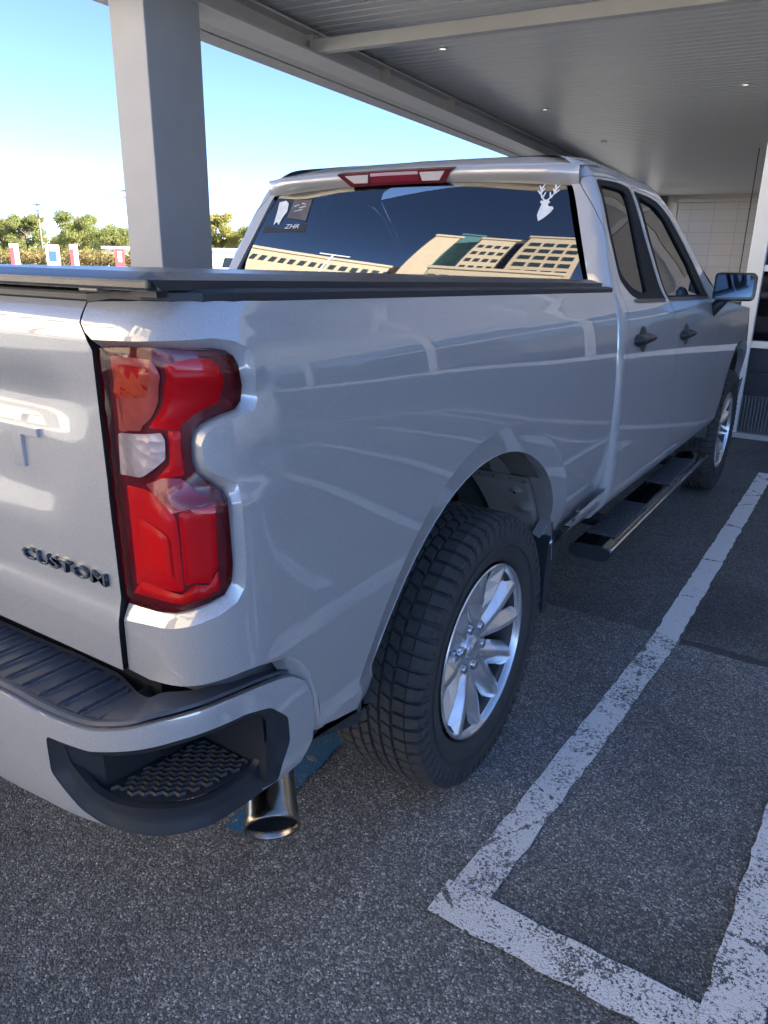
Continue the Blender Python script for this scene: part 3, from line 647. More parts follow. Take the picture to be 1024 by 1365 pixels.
# ---- wheels ----
def make_wheel(loc,sg,rz=0):
    w=empty('wheel',loc);w.parent=TR;R=.415;W=.138
    m=MB().lathe([(-W+.02,.26),(-W-.004,.30),(-W-.008,.34),(-W+.006,.385),(-W+.025,.402),(0,.4065),(W-.025,.402),(W-.006,.388),(W+.004,.375),(W+.009,.345),(W+.007,.315),(W+.002,.292),(W-.006,.276),(W-.018,.268),(-W+.02,.26)],96)
    m.lathe([(W+.0105,.331),(W+.0125,.329),(W+.0125,.325),(W+.0095,.323)],96)
    ty=m.build('tyre',TYRE,w,smooth=True,angle=50)
    # tread blocks
    V=[];F=[];rg=random.Random(3)
    def blk(pts,r0,r1,sh=.0012):
        i=len(V);cx_=sum(p[0] for p in pts)/len(pts);ca=sum(p[1] for p in pts)/len(pts);n=len(pts)
        for (r,s) in ((r0,1.0),(r1,.93)):
            for (x,a) in pts:
                xx=cx_+(x-cx_)*s;aa=ca+(a-ca)*s;rr=r-.010*max(0,(abs(xx)-.10)/.038)**1.6*1.1
                V.append((xx,rr*cos(aa),rr*sin(aa)))
        F.append(tuple(range(i+n,i+2*n)))
        for k in range(n):F.append((i+k,i+(k+1)%n,i+n+(k+1)%n,i+n+k))
    NB=62
    for k in range(NB):
        a=2*pi*k/NB;da=2*pi/NB
        for s in (1,-1):
            o=0 if s>0 else da*.5
            # centre chevrons, sipe-split
            for (x0,x1,x2,x3,sk) in ((.006,.030,.028,.004,.45),(.038,.064,.066,.036,.30)):
                for h in (0,1):
                    a0=a+o+h*da*.5*.0;w_=da*.84
                    if h: continue
                    blk([(s*x0,a0),(s*x1,a0+sk*da),(s*x2,a0+sk*da+w_),(s*x3,a0+w_)],R-.012,R)
            # shoulder lugs
            blk([(s*.073,a+o+.10*da),(s*.108,a+o+.16*da),(s*.108,a+o+.95*da),(s*.073,a+o+.90*da)],R-.014,R-.0005)
            blk([(s*.109,a+o+.16*da),(s*.142,a+o+.20*da),(s*.142,a+o+.90*da),(s*.109,a+o+.95*da)],R-.022,R-.001)
            blk([(s*.132,a+o+.22*da),(s*.1465,a+o+.24*da),(s*.1465,a+o+.80*da),(s*.132,a+o+.84*da)],R-.05,R-.010)
    meshobj('tread',V,F,TREADM,ty)
    # raised sidewall bars
    m=MB()
    for k in range(60):
        a=2*pi*k/60;bm=bmesh.new();bmesh.ops.create_cube(bm,size=1)
        for v in bm.verts:v.co=Vector((v.co.x*.006+W+.0055,v.co.y*(.006 if k%3 else .014),v.co.z*.018+.357))
        bmesh.ops.rotate(bm,verts=bm.verts[:],cent=(0,0,0),matrix=Matrix.Rotation(a,3,'X'));m.add(bm)
    m.build('sidewall_bars',TYRE,ty)
    # rim barrel + lip
    m=MB().lathe([(-.10,.255),(.02,.235),(.09,.240),(.118,.250),(.124,.262),(.134,.2655),(.137,.262),(.1365,.257),(.128,.2515),(.118,.250)],96)
    rm=m.build('rim',RIM,w,smooth=True,angle=35)
    MB().lathe([(.118,.252),(.105,.236),(.03,.226),(.0,.222),(0,.0)],72).build('rim_barrel',mat('rim_inner',(.07,.07,.075),.5,.6),rm,smooth=True)
    MB().lathe([(-.02,.165),(.02,.17),(.021,.09),(.0,.08)],48).build('brake_disc',mat('brake_iron',(.20,.19,.18),.4,.9),w,smooth=True)
    # six split spokes, each blade a faceted ridge
    V=[];F=[]
    for k in range(6):
        a0=2*pi*k/6+rz
        for s in (1,-1):
            # stations: (radius, centre angle offset, half-width, ridge x, edge x)
            st=[(.045,.0,.026,.090,.080),(.095,.14,.034,.102,.084),(.150,.215,.038,.117,.092),(.205,.248,.038,.125,.102),(.253,.258,.040,.129,.112)]
            rings=[]
            for (r,da,hw,xr,xe) in st:
                c_=np.array([cos(a0+s*da),sin(a0+s*da)]);t_=np.array([-c_[1],c_[0]])*s
                P0=c_*r
                ring=[(xe,P0-t_*hw*.95),(xr,P0+t_*hw*.10*(-1)),(xr-.004,P0+t_*hw*.35),(xe-.012,P0+t_*hw*1.05),(xe-.045,P0+t_*hw*.7),(xe-.045,P0-t_*hw*.7)]
                rings.append([(x,q[0],q[1]) for x,q in ring])
            b0=len(V)
            for rg_ in rings:V+=rg_
            for i in range(len(rings)-1):
                for j in range(6):F.append((b0+i*6+j,b0+i*6+(j+1)%6,b0+(i+1)*6+(j+1)%6,b0+(i+1)*6+j))
    o=meshobj('spokes',V,F,RIM,rm)
    bm=bmesh.new();bm.from_mesh(o.data);bmesh.ops.recalc_face_normals(bm,faces=bm.faces[:]);bmesh.ops.bevel(bm,geom=[e for e in bm.edges if len(e.link_faces)==2 and e.calc_face_angle(0)>.2],offset=.0018,segments=2,affect='EDGES');bm.to_mesh(o.data);bm.free()
    m=MB().lathe([(.06,.078),(.082,.076),(.092,.064),(.090,.045),(.090,.040),(.100,.037),(.106,.028),(.107,0)],48);m.build('hub',RIM,rm,smooth=True,angle=30)
    for k in range(6):
        a=2*pi*(k+.5)/6+rz
        m=MB().lathe([(.070,.016),(.098,.0155),(.101,.0125),(.1015,0)],6,c=(0,.0695*cos(a),.0695*sin(a)));m.lathe([(.086,.0165),(.0865,.024)],20,c=(0,.0695*cos(a),.0695*sin(a)))
        m.build('lug_nut',NUT,rm)
    for o in [w]:
        w.scale=(sg,1,1) if sg>0 else (-1,1,1)
    return w
make_wheel((.860,0,.413),1,radians(17));make_wheel((.868,3.745,.413),1,radians(3));make_wheel((-.868,0,.413),-1);make_wheel((-.868,3.745,.413),-1,.2)
# ---- cab ----
A_TOP=[(2.04,1.66),(2.06,1.585),(2.10,1.53),(2.19,1.475),(2.31,1.405),(2.45,1.31),(2.60,1.21),(2.76,1.11),(2.90,1.045)]
G0,G1=(.893,1.043),(1.034,1.452)
FA=(3.745,.42)
SZ=np.linspace(0,SMAX,600);ZZ=[cz(s) for s in SZ]
def s_of(z,u): return float(np.interp(z+RK*max(u,.9),ZZ,SZ))
farch=[(FA[0]+.545*cos(a),s_of(.43+.545*sin(a),FA[0]+.545*cos(a))) for a in np.radians(np.linspace(193,-12,28))]
fflare=[(FA[0]+.60*cos(a),s_of(.43+.60*sin(a),FA[0]+.60*cos(a))) for a in np.radians(np.linspace(190,-12,28))]
shell=[(.893,.10),G0,(.96,1.24),G1,(1.045,1.50),(1.10,1.53),(1.125,1.60),(1.16,1.68),(1.25,1.80),(1.30,2.326),(2.30,2.326),(2.24,2.10),(2.12,1.846)]+A_TOP+[(3.02,.99),(3.30,.97),(3.9,.93),(4.62,.90),(4.62,.20)]+fflare[::-1]+[(3.05,.155),(.95,.155)]
D1=[(1.069,.185),(1.069,1.446),(1.078,1.485),(1.10,1.508),(1.50,1.515),(1.615,1.505),(1.645,1.30),(1.69,1.10),(1.755,.99),(1.815,.90),(1.855,.67),(1.86,.419),(1.83,.283),(1.77,.185)]
D2=[(1.775,.185),(1.835,.283),(1.866,.419),(1.861,.67),(1.821,.90),(1.761,.99),(1.696,1.10),(1.651,1.30),(1.622,1.505),(1.90,1.50),(2.04,1.488),(2.19,1.43),(2.35,1.325),(2.50,1.21),(2.62,1.105),(2.70,1.02),(2.78,.912),(2.90,.825),(2.955,.565),(2.915,.395),(2.84,.185)]
D1=rnd(D1,.03);D2=rnd(D2,.03)
O1=rnd([(1.150,1.478),(1.175,1.500),(1.50,1.500),(1.598,1.492),(1.630,1.28),(1.675,1.08),(1.715,1.014),(1.30,1.014),(1.19,1.040),(1.100,1.10),(1.110,1.30)],.025)
G1w=rnd([(1.190,1.478),(1.503,1.469),(1.512,1.40),(1.475,1.20),(1.455,1.052),(1.36,1.048),(1.235,1.075),(1.145,1.125),(1.150,1.29)],.03)
O2=rnd([(1.636,1.488),(1.90,1.484),(2.027,1.470),(2.185,1.410),(2.344,1.306),(2.489,1.196),(2.605,1.09),(2.66,1.02),(2.64,1.008),(1.745,1.010),(1.712,1.08),(1.665,1.28)],.02)
G2w=rnd([(1.700,1.466),(1.928,1.446),(2.081,1.395),(2.208,1.295),(2.362,1.188),(2.455,1.069),(2.495,1.032),(1.775,1.034),(1.745,1.10),(1.715,1.30)],.02)
for sg in (1,-1):
    cb=patch('cab_side',cab,shell,PAINT,TR,holes=[offpoly(D1,.0035),offpoly(D2,.0035)],step=.034,sgn=sg,edge=.02)
    acc=([],[])
    for D in (offpoly(D1,.0035),offpoly(D2,.0035)):
        dd=dens(D,.03);strip('',cab,dd,dd,0,-.02,None,sgn=sg,closed=True,add=acc)
    gg=[(.893,.5),G0,(.96,1.24),G1];gg=dens(gg,.03,False)
    strip('',cab,gg,gg,0,-.02,None,sgn=sg,add=acc)
    rr=dens([(.95,.155),(3.05,.155)],.05,False);strip('',cab,rr,rr,0,-.09,None,sgn=sg,rows=3,curve=1,add=acc)
    # lower rear corner of the cab tucked behind the bed
    meshobj('panel_return',acc[0],acc[1],PAINT,cb,smooth=True)
    ql=[(.60,.17),(.60,.225),(.70,.30),(1.0,.32),(1.0,.17)]
    patch('rocker',lambda u,s:cab(max(u,1.02)+0*s,s)+np.array([0,u-max(u,1.02),0]),ql,PAINT,cb,step=.03,off=-.012,sgn=sg,hint=lambda P0:np.array([0,P0[1],1.0]))
    ff=patch('arch_flare',cab,fflare+farch[::-1],PAINT,cb,step=.025,sgn=sg,off=lambda V:.004-.016*np.clip(1-dist(V,farch,False)/.055,0,1))
    strip('arch_lip',cab,farch,farch,-.012,-.05,PAINT,cb,sgn=sg)
    # doors
    for (D,O,Gw,hu,hs,nm) in ((D1,O1,G1w,1.262,.866,'rear'),(D2,O2,G2w,2.03,.847,'front')):
        dr=patch('door',cab,D,PAINT,TR,holes=[O],step=.034,sgn=sg,edge=.02)
        dd=dens(D,.03);acc=([],[])
        strip('',cab,dd,dd,0,-.012,None,sgn=sg,closed=True,rows=3,curve=-1,add=acc)
        o2=dens(O,.03);strip('',cab,o2,o2,0,-.012,None,sgn=sg,closed=True,add=acc)
        meshobj('door_edge',acc[0],acc[1],PAINT,dr,smooth=True)
        patch('window_trim',cab,O,TRIMK,dr,holes=[Gw],step=.03,off=-.004,sgn=sg)
        g2=dens(Gw,.03);strip('window_seal',cab,g2,g2,-.003,-.016,SEALGAP,dr,sgn=sg,closed=True)
        patch('window_glass',cab,Gw,SGLASS,dr,step=.05,off=-.012,sgn=sg)
        bl=[(min(p[0] for p in O)+.12,1.006),(max(p[0] for p in O)-.03,1.003),(max(p[0] for p in O)-.04,1.018),(min(p[0] for p in O)+.10,1.022)]
        patch('belt_moulding',cab,bl,GREY,dr,step=.03,off=.003,sgn=sg)
        # handle: flared bar over an oval cup
        acc=([],[])
        cup=[(hu+.055*cos(t),hs+.050*sin(t)) for t in np.linspace(0,2*pi,24,endpoint=False)]
        patch('handle_cup',cab,cup,GREY,dr,step=.01,off=lambda V:.002-.0*V[:,0],sgn=sg,edge=.01)
        bar=rnd([(hu-.125,hs+.006),(hu-.09,hs+.022),(hu+.09,hs+.020),(hu+.135,hs+.008),(hu+.135,hs-.010),(hu+.09,hs-.020),(hu-.09,hs-.024),(hu-.125,hs-.010)],.01)
        patch('handle',cab,bar,mat('handle_grey',(.022,.025,.028),.5,.0,.0,noise=(20,.15)),dr,step=.01,off=lambda V,bar=bar:.004+.030*np.clip(dist(V,bar)/.018,0,1)**.5,sgn=sg,edge=.01)
    # front wheel housing
    V=[];F=[];Aq=np.radians(np.linspace(176,4,30))
    for a_ in Aq:
        for x in (.985,.60): V.append((sg*x,3.745+.56*cos(a_),.42+.56*sin(a_)))
    for i in range(29):F.append((i*2,i*2+1,i*2+3,i*2+2))
    ho=meshobj('wheel_housing',V,F,LINERD,TR,smooth=True)
    MB().box((sg*.58,3.15,.45),(sg*.60,4.35,1.02)).build('housing_side',LINERD,ho)
    # ---- mirror ----
    mr=empty('side_mirror');mr.parent=TR
    def mx(p):return (p[0]*sg,p[1],p[2])
    m=MB();bm=bmesh.new();bmesh.ops.create_cube(bm,size=1)
    for v in bm.verts:
        fr=v.co.y>0
        v.co=Vector((sg*(1.108+v.co.x*(.215 if not fr else .17)),2.655+v.co.y*.13,1.392+v.co.z*(.150 if not fr else .115)))
    bmesh.ops.bevel(bm,geom=bm.edges[:],offset=.028,segments=4,profile=.5,affect='EDGES');m.add(bm)
    m.build('mirror_housing',BLK,mr,smooth=True)
    q=rnd([(1.018,1.335),(1.020,1.450),(1.196,1.452),(1.200,1.345)],.014)
    MB().prism([(sg*p[0],p[1]) for p in q],2.584,2.592).build('mirror_glass',mat('mirror',(.14,.17,.20),.04,1),mr)
    q2=rnd([(1.007,1.325),(1.009,1.460),(1.207,1.461),(1.211,1.334)],.018)
    MB().prism([(sg*p[0],p[1]) for p in q2],2.587,2.60).build('mirror_bezel',BLKG,mr)
    m=MB();m.tube([(sg*.965,2.72,1.235),(sg*1.01,2.69,1.275),(sg*1.06,2.67,1.335)],.03,10,rs=[.038,.030,.028]);m.box((sg*.955,2.62,1.215),(sg*.99,2.82,1.30),.012);m.build('mirror_arm',BLK,mr)
    # ---- running board ----
    rb=empty('running_board');rb.parent=TR
    y0,y1=.965,2.83;prof=[(.905,.414),(.915,.434),(.95,.442),(1.03,.442),(1.062,.434),(1.072,.418),(1.062,.397),(1.03,.384),(.94,.384),(.91,.396)]
    if sg>0: pass
    MB().prism([(sg*x,z) for x,z in prof],y0,y1).build('step_bar',BLKG,rb)
    MB().prism([(sg*(.988+(x-.988)*1.03),.404+(z-.404)*1.03) for x,z in prof],y0-.012,y0).build('end_cap',BLK,rb)
    m=MB()
    for (a_,b_) in ((1.10,1.62),(2.02,2.62)):
        m.box((sg*.925,a_,.440),(sg*1.045,b_,.447),.003)
        y=a_+.02
        while y<b_-.02: m.box((sg*.93,y,.4465),(sg*1.04,y+.010,.4515),.002);y+=.028
        m.build('step_tread',mat('board_tread',(.075,.078,.083),.5,noise=(20,.2)),rb);m=MB()
    MB().box((sg*1.056,y0,.425),(sg*1.074,y1,.438),.004).build('bright_strip',CHROME,rb)
    m=MB()
    for y in (1.25,2.5): MB().box((sg*.60,y,.42),(sg*.94,y+.05,.47),.008).build('bracket',UNDER,rb)
# ---- rear window, header, brake light ----
def rw(x,z): # rear window plane, slightly curved in plan
    t=(z-1.395)/.405
    return np.array([x,.984+.405*(.16*t+.24*t*t)-.055*(1-(x/.80)**2),z])
hR=lambda P0:np.array([P0[0],P0[1]+1,P0[2]])
zt=lambda x:1.804-.016*(x/.70)**2
gout=[(-.80,1.395),(.848,1.395),(.835,1.43)]
gout=[(-.862,1.395),(.862,1.395),(.842,1.44),(.778,1.60),(.722,1.735),(.705,1.770),(.66,1.790),(.35,1.802),(0,1.805),(-.35,1.802),(-.66,1.790),(-.705,1.770),(-.722,1.735),(-.778,1.60),(-.842,1.44)]
g_in=rnd([(-.825,1.405),(.825,1.405),(.800,1.46),(.742,1.60),(.690,1.73),(.66,1.765),(.33,1.785),(0,1.79),(-.33,1.785),(-.66,1.765),(-.690,1.73),(-.742,1.60),(-.800,1.46)],.02)
gw=patch('rear_window',rw,gout,RGLASS,TR,step=.05,hint=hR)
patch('frit_border',rw,gout,BLKG,gw,holes=[g_in],step=.04,off=-.002,hint=hR)
# header / spoiler lip
V=[];F=[];NX=60
def roofz(x,y):
    sx=float(np.interp(-abs(x),[-cx(q) for q in SZ[330:]],SZ[330:]));return cab(y,sx)[2]
prof=[(-.000,-.012),(-.026,.000),(-.050,.020),(-.056,.030),(-.052,.044),(-.034,.056)]
NX=76
for i in range(NX+1):
    x=-.752+1.504*i/NX;e=min(1.08,max(0,abs(x)-.56)/.168);zb=zt(x)-.002;yb=yrear(zb);k=1-.62*e**2
    for (dy,dz) in prof: V.append((x,yb+dy*k,zb+dz))
    z0=V[-1][2];y0=V[-1][1];y2=yb+.24
    for t in (.2,.45,.7,1.0):
        y=y0+(y2-y0)*t;V.append((x,y,z0+(roofz(x,y2)+.004-z0)*sin(t*pi/2)))
prof=prof+[0]*4
k=len(prof)
for i in range(NX):
    for j in range(k-1):F.append((i*k+j,i*k+j+1,(i+1)*k+j+1,(i+1)*k+j))
hd=meshobj('roof_header',V,F,PAINT,TR,smooth=True);hd.data.set_sharp_from_angle(angle=radians(50))
# centre high brake light follows the header lip
bl=empty('high_brake_light');bl.parent=TR
def hs_(x,t,o):  # t 0 bottom .. 1 top on the rear face of the lip
    zb=zt(x)-.002;yb=yrear(zb);p0=np.array([x,yb-.030,zb-.001]);p1=np.array([x,yb-.052,zb+.050])
    n=np.array([0,-.90,-.30]);n/=np.linalg.norm(n);return p0+(p1-p0)*t+n*o
def band(pl,o,mm,nm,th=.012):
    L=dens(pl,.02);me=[hs_(x,t,o) for x,t in L];bk=[hs_(x,t,o-th) for x,t in L];n=len(L)
    return meshobj(nm,me+bk,[tuple(range(n)[::-1])]+[(i,(i+1)%n,(i+1)%n+n,i+n) for i in range(n)],mm,bl)
OX=-.035
band([(OX-.225,.0),(OX+.235,.0),(OX+.285,1.0),(OX-.285,1.0),(OX-.282,.86)],.012,mat('brake_lens_maroon',(.10,.004,.014),.15,coat=.8),'lamp_housing',.03)
band([(OX-.115,.22),(OX+.125,.22),(OX+.118,.64),(OX-.112,.64)],.0155,mat('brake_lens_red',(.17,.006,.022),.2,coat=.8),'brake_lens')
band([(OX-.115,.70),(OX+.12,.70),(OX+.118,.92),(OX-.112,.92)],.0155,mat('brake_lens_pale',(.55,.36,.42),.25,coat=.6),'brake_lens')
cg=mat('cargo_lamp_lens',(.66,.62,.62),.25,.2,coat=.8,fn=lambda t:t.bump(t.vor(t.obj(),90),.4,.002))
band([(OX-.205,.26),(OX-.135,.24),(OX-.125,.84),(OX-.245,.84)],.0155,cg,'cargo_lamp')
band([(OX+.135,.22),(OX+.215,.22),(OX+.245,.84),(OX+.128,.84)],.0155,cg,'cargo_lamp')
# cargo bed front wall / cab rear lower panel, hood, nose, floor pan
m=MB().box((-.90,.965,.50),(.90,.985,1.40));m.build('cab_back_panel',PAINT,TR)
V=[];F=[]
us=np.linspace(2.88,4.60,16)
for u in us:
    e=cab(u,float(np.interp(u,[2.88,3.3,3.9,4.62],[1.045,.97,.93,.90])))
    for t in np.linspace(-1,1,13): V.append((e[0]*t*.999,e[1],e[2]+.05*(1-t*t)**.6))
for i in range(15):
    for j in range(12):F.append((i*13+j,i*13+j+1,(i+1)*13+j+1,(i+1)*13+j))
hood=meshobj('hood',V,F,PAINT,TR,smooth=True)
m=MB().prism([(-.80,.55),(.80,.55),(.86,.8),(.84,1.19),(-.84,1.19),(-.86,.8)],4.58,4.66).build('grille',BLKG,TR)
MB().prism([(-.92,.42),(.92,.42),(.94,.66),(-.94,.66)],4.55,4.74).build('front_bumper',PAINT,TR)
for sg in (1,-1):MB().box((sg*.62,4.60,.86),(sg*.90,4.69,1.02),.015).build('headlight',LCLR,TR)
# windscreen
V=[];F=[];wl=[(2.09,1.535),(2.31,1.405),(2.60,1.21),(2.93,1.045)]
for (u,s) in wl:
    e=cab(u,s)
    for t in np.linspace(-1,1,13):V.append((e[0]*t,e[1]+.10*(1-t*t)*.9,e[2]+.075*(1-t*t)*(1 if u<2.2 else .6)))
for i in range(3):
    for j in range(12):F.append((i*13+j,i*13+j+1,(i+1)*13+j+1,(i+1)*13+j))
meshobj('windscreen',V,F,SGLASS,TR,smooth=True)
# interior
def seat(x,y,bench=False):
    s=empty('seat');s.parent=TR;w=.25 if not bench else .62
    MB().box((x-w,y-.02,.92),(x+w,y+.48,1.06),.05,seg=3).build('cushion',SEAT,s,smooth=True)
    MB().box((x-w,y-.16,1.0),(x+w,y-.03,1.50),.05,rot=(-.18,'X') if False else None,seg=3).build('backrest',SEAT,s,smooth=True)
    for hx in ([x] if not bench else [x-.40,x+.40]):
        MB().box((hx-.13,y-.17,1.53),(hx+.13,y-.06,1.70),.045,seg=3).tube([(hx-.05,y-.11,1.48),(hx-.05,y-.11,1.55)],.007).tube([(hx+.05,y-.11,1.48),(hx+.05,y-.11,1.55)],.007).build('headrest',SEAT,s,smooth=True)
seat(-.42,2.1);seat(.42,2.1);seat(0,1.32,True)
m=MB().box((-.9,1.0,.48),(.9,4.4,.56)).box((-.88,2.60,1.0),(.88,2.80,1.28),.04);m.build('cabin_floor',UNDER,TR)
m=MB()
m.build('cabin_spare',UNDER,TR) if False else m.b.free()
MB().tube([(-.42+.18*cos(t),2.50-.06*sin(t),1.22+.17*sin(t)) for t in np.linspace(0,2*pi,25)],.015,8,False).build('steering_wheel',BLK,TR)
# ---- stickers ----
def decal(nm,pl,mm,o,th=.0008):
    L=dens(pl,.05);n=len(L);V=[]
    for x,z in L: V.append(rw(x,z)+snorm(rw,x,z,hint=hR)*o)
    return meshobj(nm,V,[tuple(range(n))],mm,TR)
def deer(cx_,cz_,s):
    pts=[(-.10,-.60),(.12,-.46),(.36,-.22),(.44,-.06),(.36,0.02),(.20,.02),(.14,.12),(.22,.20),(.10,.30),(.0,.30),(-.10,.24),(-.20,.28),(-.24,.20),(-.14,.12),(-.18,-.05),(-.22,-.35)]
    return [(cx_+a*s,cz_+b*s) for a,b in pts]
def antler(cx_,cz_,s,sg):
    ax=[(.04,.26),(.18,.38),(.30,.56),(.30,.80),(.22,1.0)];tines=[((.18,.38),(.10,.62)),((.30,.56),(.48,.70)),((.31,.70),(.44,.90)),((.30,.62),(.18,.78))]
    segs=list(zip(ax,ax[1:]))+tines;out=[]
    for (a,b) in segs:
        a=np.array(a)*[sg,1];b=np.array(b)*[sg,1];t=(b-a)/np.linalg.norm(b-a);n=np.array([-t[1],t[0]])*.045
        out.append([(cx_+p[0]*s,cz_+p[1]*s) for p in (a+n,b+n*.5,b-n*.5,a-n)])
    return out
def decal_multi(nm,polys,mm,o,parent=TR):
    V=[];F=[]
    for pl in polys:
        k=len(V)
        for x,z in pl:V.append(rw(x,z)+snorm(rw,x,z,hint=hR)*o)
        F.append(tuple(range(k,k+len(pl))))
    return meshobj(nm,V,F,mm,parent)
DX,DZ,DS=.640,1.696,.086
st=decal_multi('deer_decal',[deer(DX,DZ,DS)]+antler(DX,DZ,DS,1)+antler(DX,DZ,DS,-1),DECALW,.002)
st['label']='white deer head decal with antlers'
c0=decal_multi('corner_sticker',[[(-.470,1.610),(-.470,1.755),(-.700,1.750),(-.745,1.610)]],DECALK,.002);c0['label']='dark square sticker with pale patch and lettering'
decal_multi('sticker_print',[[(-.475,1.655),(-.475,1.748),(-.590,1.748),(-.600,1.672)]],DECALP,.0035,c0)
decal_multi('sticker_patch',[[(-.683,1.742),(-.640,1.748),(-.618,1.735),(-.612,1.700),(-.632,1.672),(-.645,1.640),(-.662,1.655),(-.680,1.640),(-.678,1.690)]],DECALW,.0035,c0)
def rwtext(nm,body,x,z,size,mm,o,sx=1):
    P0=rw(x,z);n=snorm(rw,x,z,hint=hR);ti=atan2(n[2],-n[1]);return text(nm,body,mm,c0,tuple(P0+n*o),size,rot=(pi/2-ti,0,0),sx=sx,ext=.0004,shear=.3)
rwtext('sticker_lettering','ZHR',-.555,1.632,.030,DECALW,.0045,1.4)
decal_multi('sticker_strokes',[[(-.575,1.722),(-.545,1.730),(-.546,1.726),(-.574,1.718)],[(-.540,1.715),(-.500,1.722),(-.502,1.718),(-.541,1.711)],[(-.565,1.700),(-.515,1.708),(-.517,1.704),(-.566,1.697)],[(-.530,1.735),(-.505,1.730),(-.507,1.727),(-.531,1.731)]],DECALW,.0045,c0)
# =====================================================================
# setting
# =====================================================================
def asphalt(t):
    p=t.pos();Y=t.sep(p,1);X=t.sep(p,0)
    wob=t.math('MULTIPLY',t.noise(p,14,3),.05)
    yy=t.math('ADD',t.math('ADD',Y,wob),t.math('MULTIPLY',X,.02))
    new=t.math('MULTIPLY',t.math('GREATER_THAN',yy,1.30),t.math('GREATER_THAN',24,Y))    # smoother patch ahead of the seam
    seal=t.math('MULTIPLY',t.math('GREATER_THAN',yy,1.262),t.math('LESS_THAN',yy,1.315))
    seal=t.math('MULTIPLY',seal,t.math('GREATER_THAN',X,1.33))
    cell=t.vor(p,215,out='Color');cs=t.sep(cell,0);d=t.vor(p,215);fine=t.sep(t.vor(p,420,out='Color'),0)
    big=t.noise(p,1.3,4,.55);mid=t.noise(p,18,3,.6)
    v=t.math('ADD',t.math('MULTIPLY',cs,.72),t.math('MULTIPLY',fine,.28))
    v=t.math('ADD',v,t.math('MULTIPLY',t.math('SUBTRACT',mid,.5),.30))
    c_old=t.ramp(v,[(0,(.068,.070,.068)),(.36,(.116,.119,.115)),(.60,(.195,.198,.190)),(.80,(.31,.315,.30)),(.91,(.56,.56,.54)),(.97,(.86,.86,.83))])
    c_new=t.ramp(v,[(0,(.058,.060,.059)),(.45,(.090,.092,.089)),(.70,(.14,.142,.137)),(.90,(.34,.34,.33))])
    col=t.mix(new,c_old,c_new)
    st2=t.ramp(big,[(.30,.72),(.50,1.0),(.72,1.22)]);col=t.mix(1,col,st2,'MULTIPLY')
    oil=t.ramp(t.noise(t.mapv(p,(1,.45,1),(3,1,0)),1.9,2,.5),[(.60,1.0),(.74,.66)]);col=t.mix(1,col,oil,'MULTIPLY')
    col=t.mix(t.math('MULTIPLY',seal,.85),col,(.045,.047,.05,1))
    h=t.math('ADD',t.math('MULTIPLY',t.math('SUBTRACT',1,t.math('MULTIPLY',d,1.6)),1),t.math('MULTIPLY',t.noise(p,60,3),.8))
    return p,col,h,new,cs,mid
def f_asph(t):
    p,col,h,new,cs,mid=asphalt(t);t.v(t.b.inputs['Base Color'],col);t.b.inputs['Roughness'].default_value=.78;t.b.inputs['Specular IOR Level'].default_value=.4;t.bump(h,.65,.003)
ASPH=mat('asphalt',fn=f_asph)
def paintmat(name,c1,c2,wear):
    def f(t):
        p,col,h,new,cs,mid=asphalt(t)
        n1=t.noise(p,7,5,.75);n2=t.noise(p,120,3,.75);u=t.obj()
        cr=t.vor(t.mapv(p,(1,1,1)),2.4,'DISTANCE_TO_EDGE');crk=t.math('LESS_THAN',t.math('ADD',cr,t.math('MULTIPLY',t.math('SUBTRACT',t.noise(p,22,4,.7),.5),.16)),.004)
        sc=t.math('ADD',t.math('MULTIPLY',n1,.42),t.math('MULTIPLY',n2,.62))
        lim=t.math('ADD',wear,t.math('MULTIPLY',new,-.085))
        m=t.math('GREATER_THAN',sc,lim)
        m=t.math('MULTIPLY',m,t.math('SUBTRACT',1,crk))
        m=t.math('MULTIPLY',m,.93)
        pc=t.mix(n2,tuple(c1)+(1,),tuple(c2)+(1,))
        t.v(t.b.inputs['Base Color'],t.mix(m,col,pc));t.b.inputs['Roughness'].default_value=.7
        t.bump(t.math('ADD',h,t.math('MULTIPLY',m,.6)),.5,.003)
    return mat(name,fn=f)
LINEW=paintmat('worn_white_paint',(.80,.79,.76),(.95,.94,.91),.490)
LINEB=paintmat('worn_blue_paint',(.012,.11,.24),(.03,.20,.38),.43)
def sheet(name,pts,m,z,parent=None,kind='structure'):
    o=MB().poly([(x,y,z) for x,y in pts]).build(name,m,parent,fix=False)
    if kind:P(o,kind=kind)
    return o
sheet('ground',[(-900,-900),(900,-900),(900,900),(-900,900)],ASPH,0)
m=MB()
def jag(a,b,w,n=60,seed=1):
    """a painted stripe with slightly ragged edges"""
    r=random.Random(seed);a=np.array(a,float);b=np.array(b,float);t=(b-a)/np.linalg.norm(b-a);nn=np.array([-t[1],t[0]]);L=[];R=[]
    for i in range(n+1):
        q=a+(b-a)*i/n;L.append(q+nn*(w/2+r.uniform(-.004,.004)));R.append(q-nn*(w/2+r.uniform(-.004,.004)))
    return L+R[::-1]
def stripe(name,a,b,w,m,z=.004,seed=1,n=None):
    L=np.hypot(b[0]-a[0],b[1]-a[1]);pl=jag(a,b,w,n or int(max(6,min(160,L/.04))),seed);n2=len(pl)//2
    V=[(q[0],q[1],z) for q in pl];F=[(i,i+1,2*n2-2-i,2*n2-1-i) for i in range(n2-1)]
    F=[f[::-1] for f in F]
    return P(meshobj(name,V,F,m),kind='structure')
stripe('painted_line',(1.194,-.50),(1.275,1.205),.100,LINEW,seed=2)
stripe('painted_line',(1.272,1.205),(1.262,4.37),.100,LINEW,seed=3)
stripe('painted_line',(1.134,-.500),(2.60,-.500),.118,LINEW,z=.008,seed=4)
stripe('painted_line',(1.800,-.50),(2.02,4.9),.115,LINEW,z=.012,seed=5)
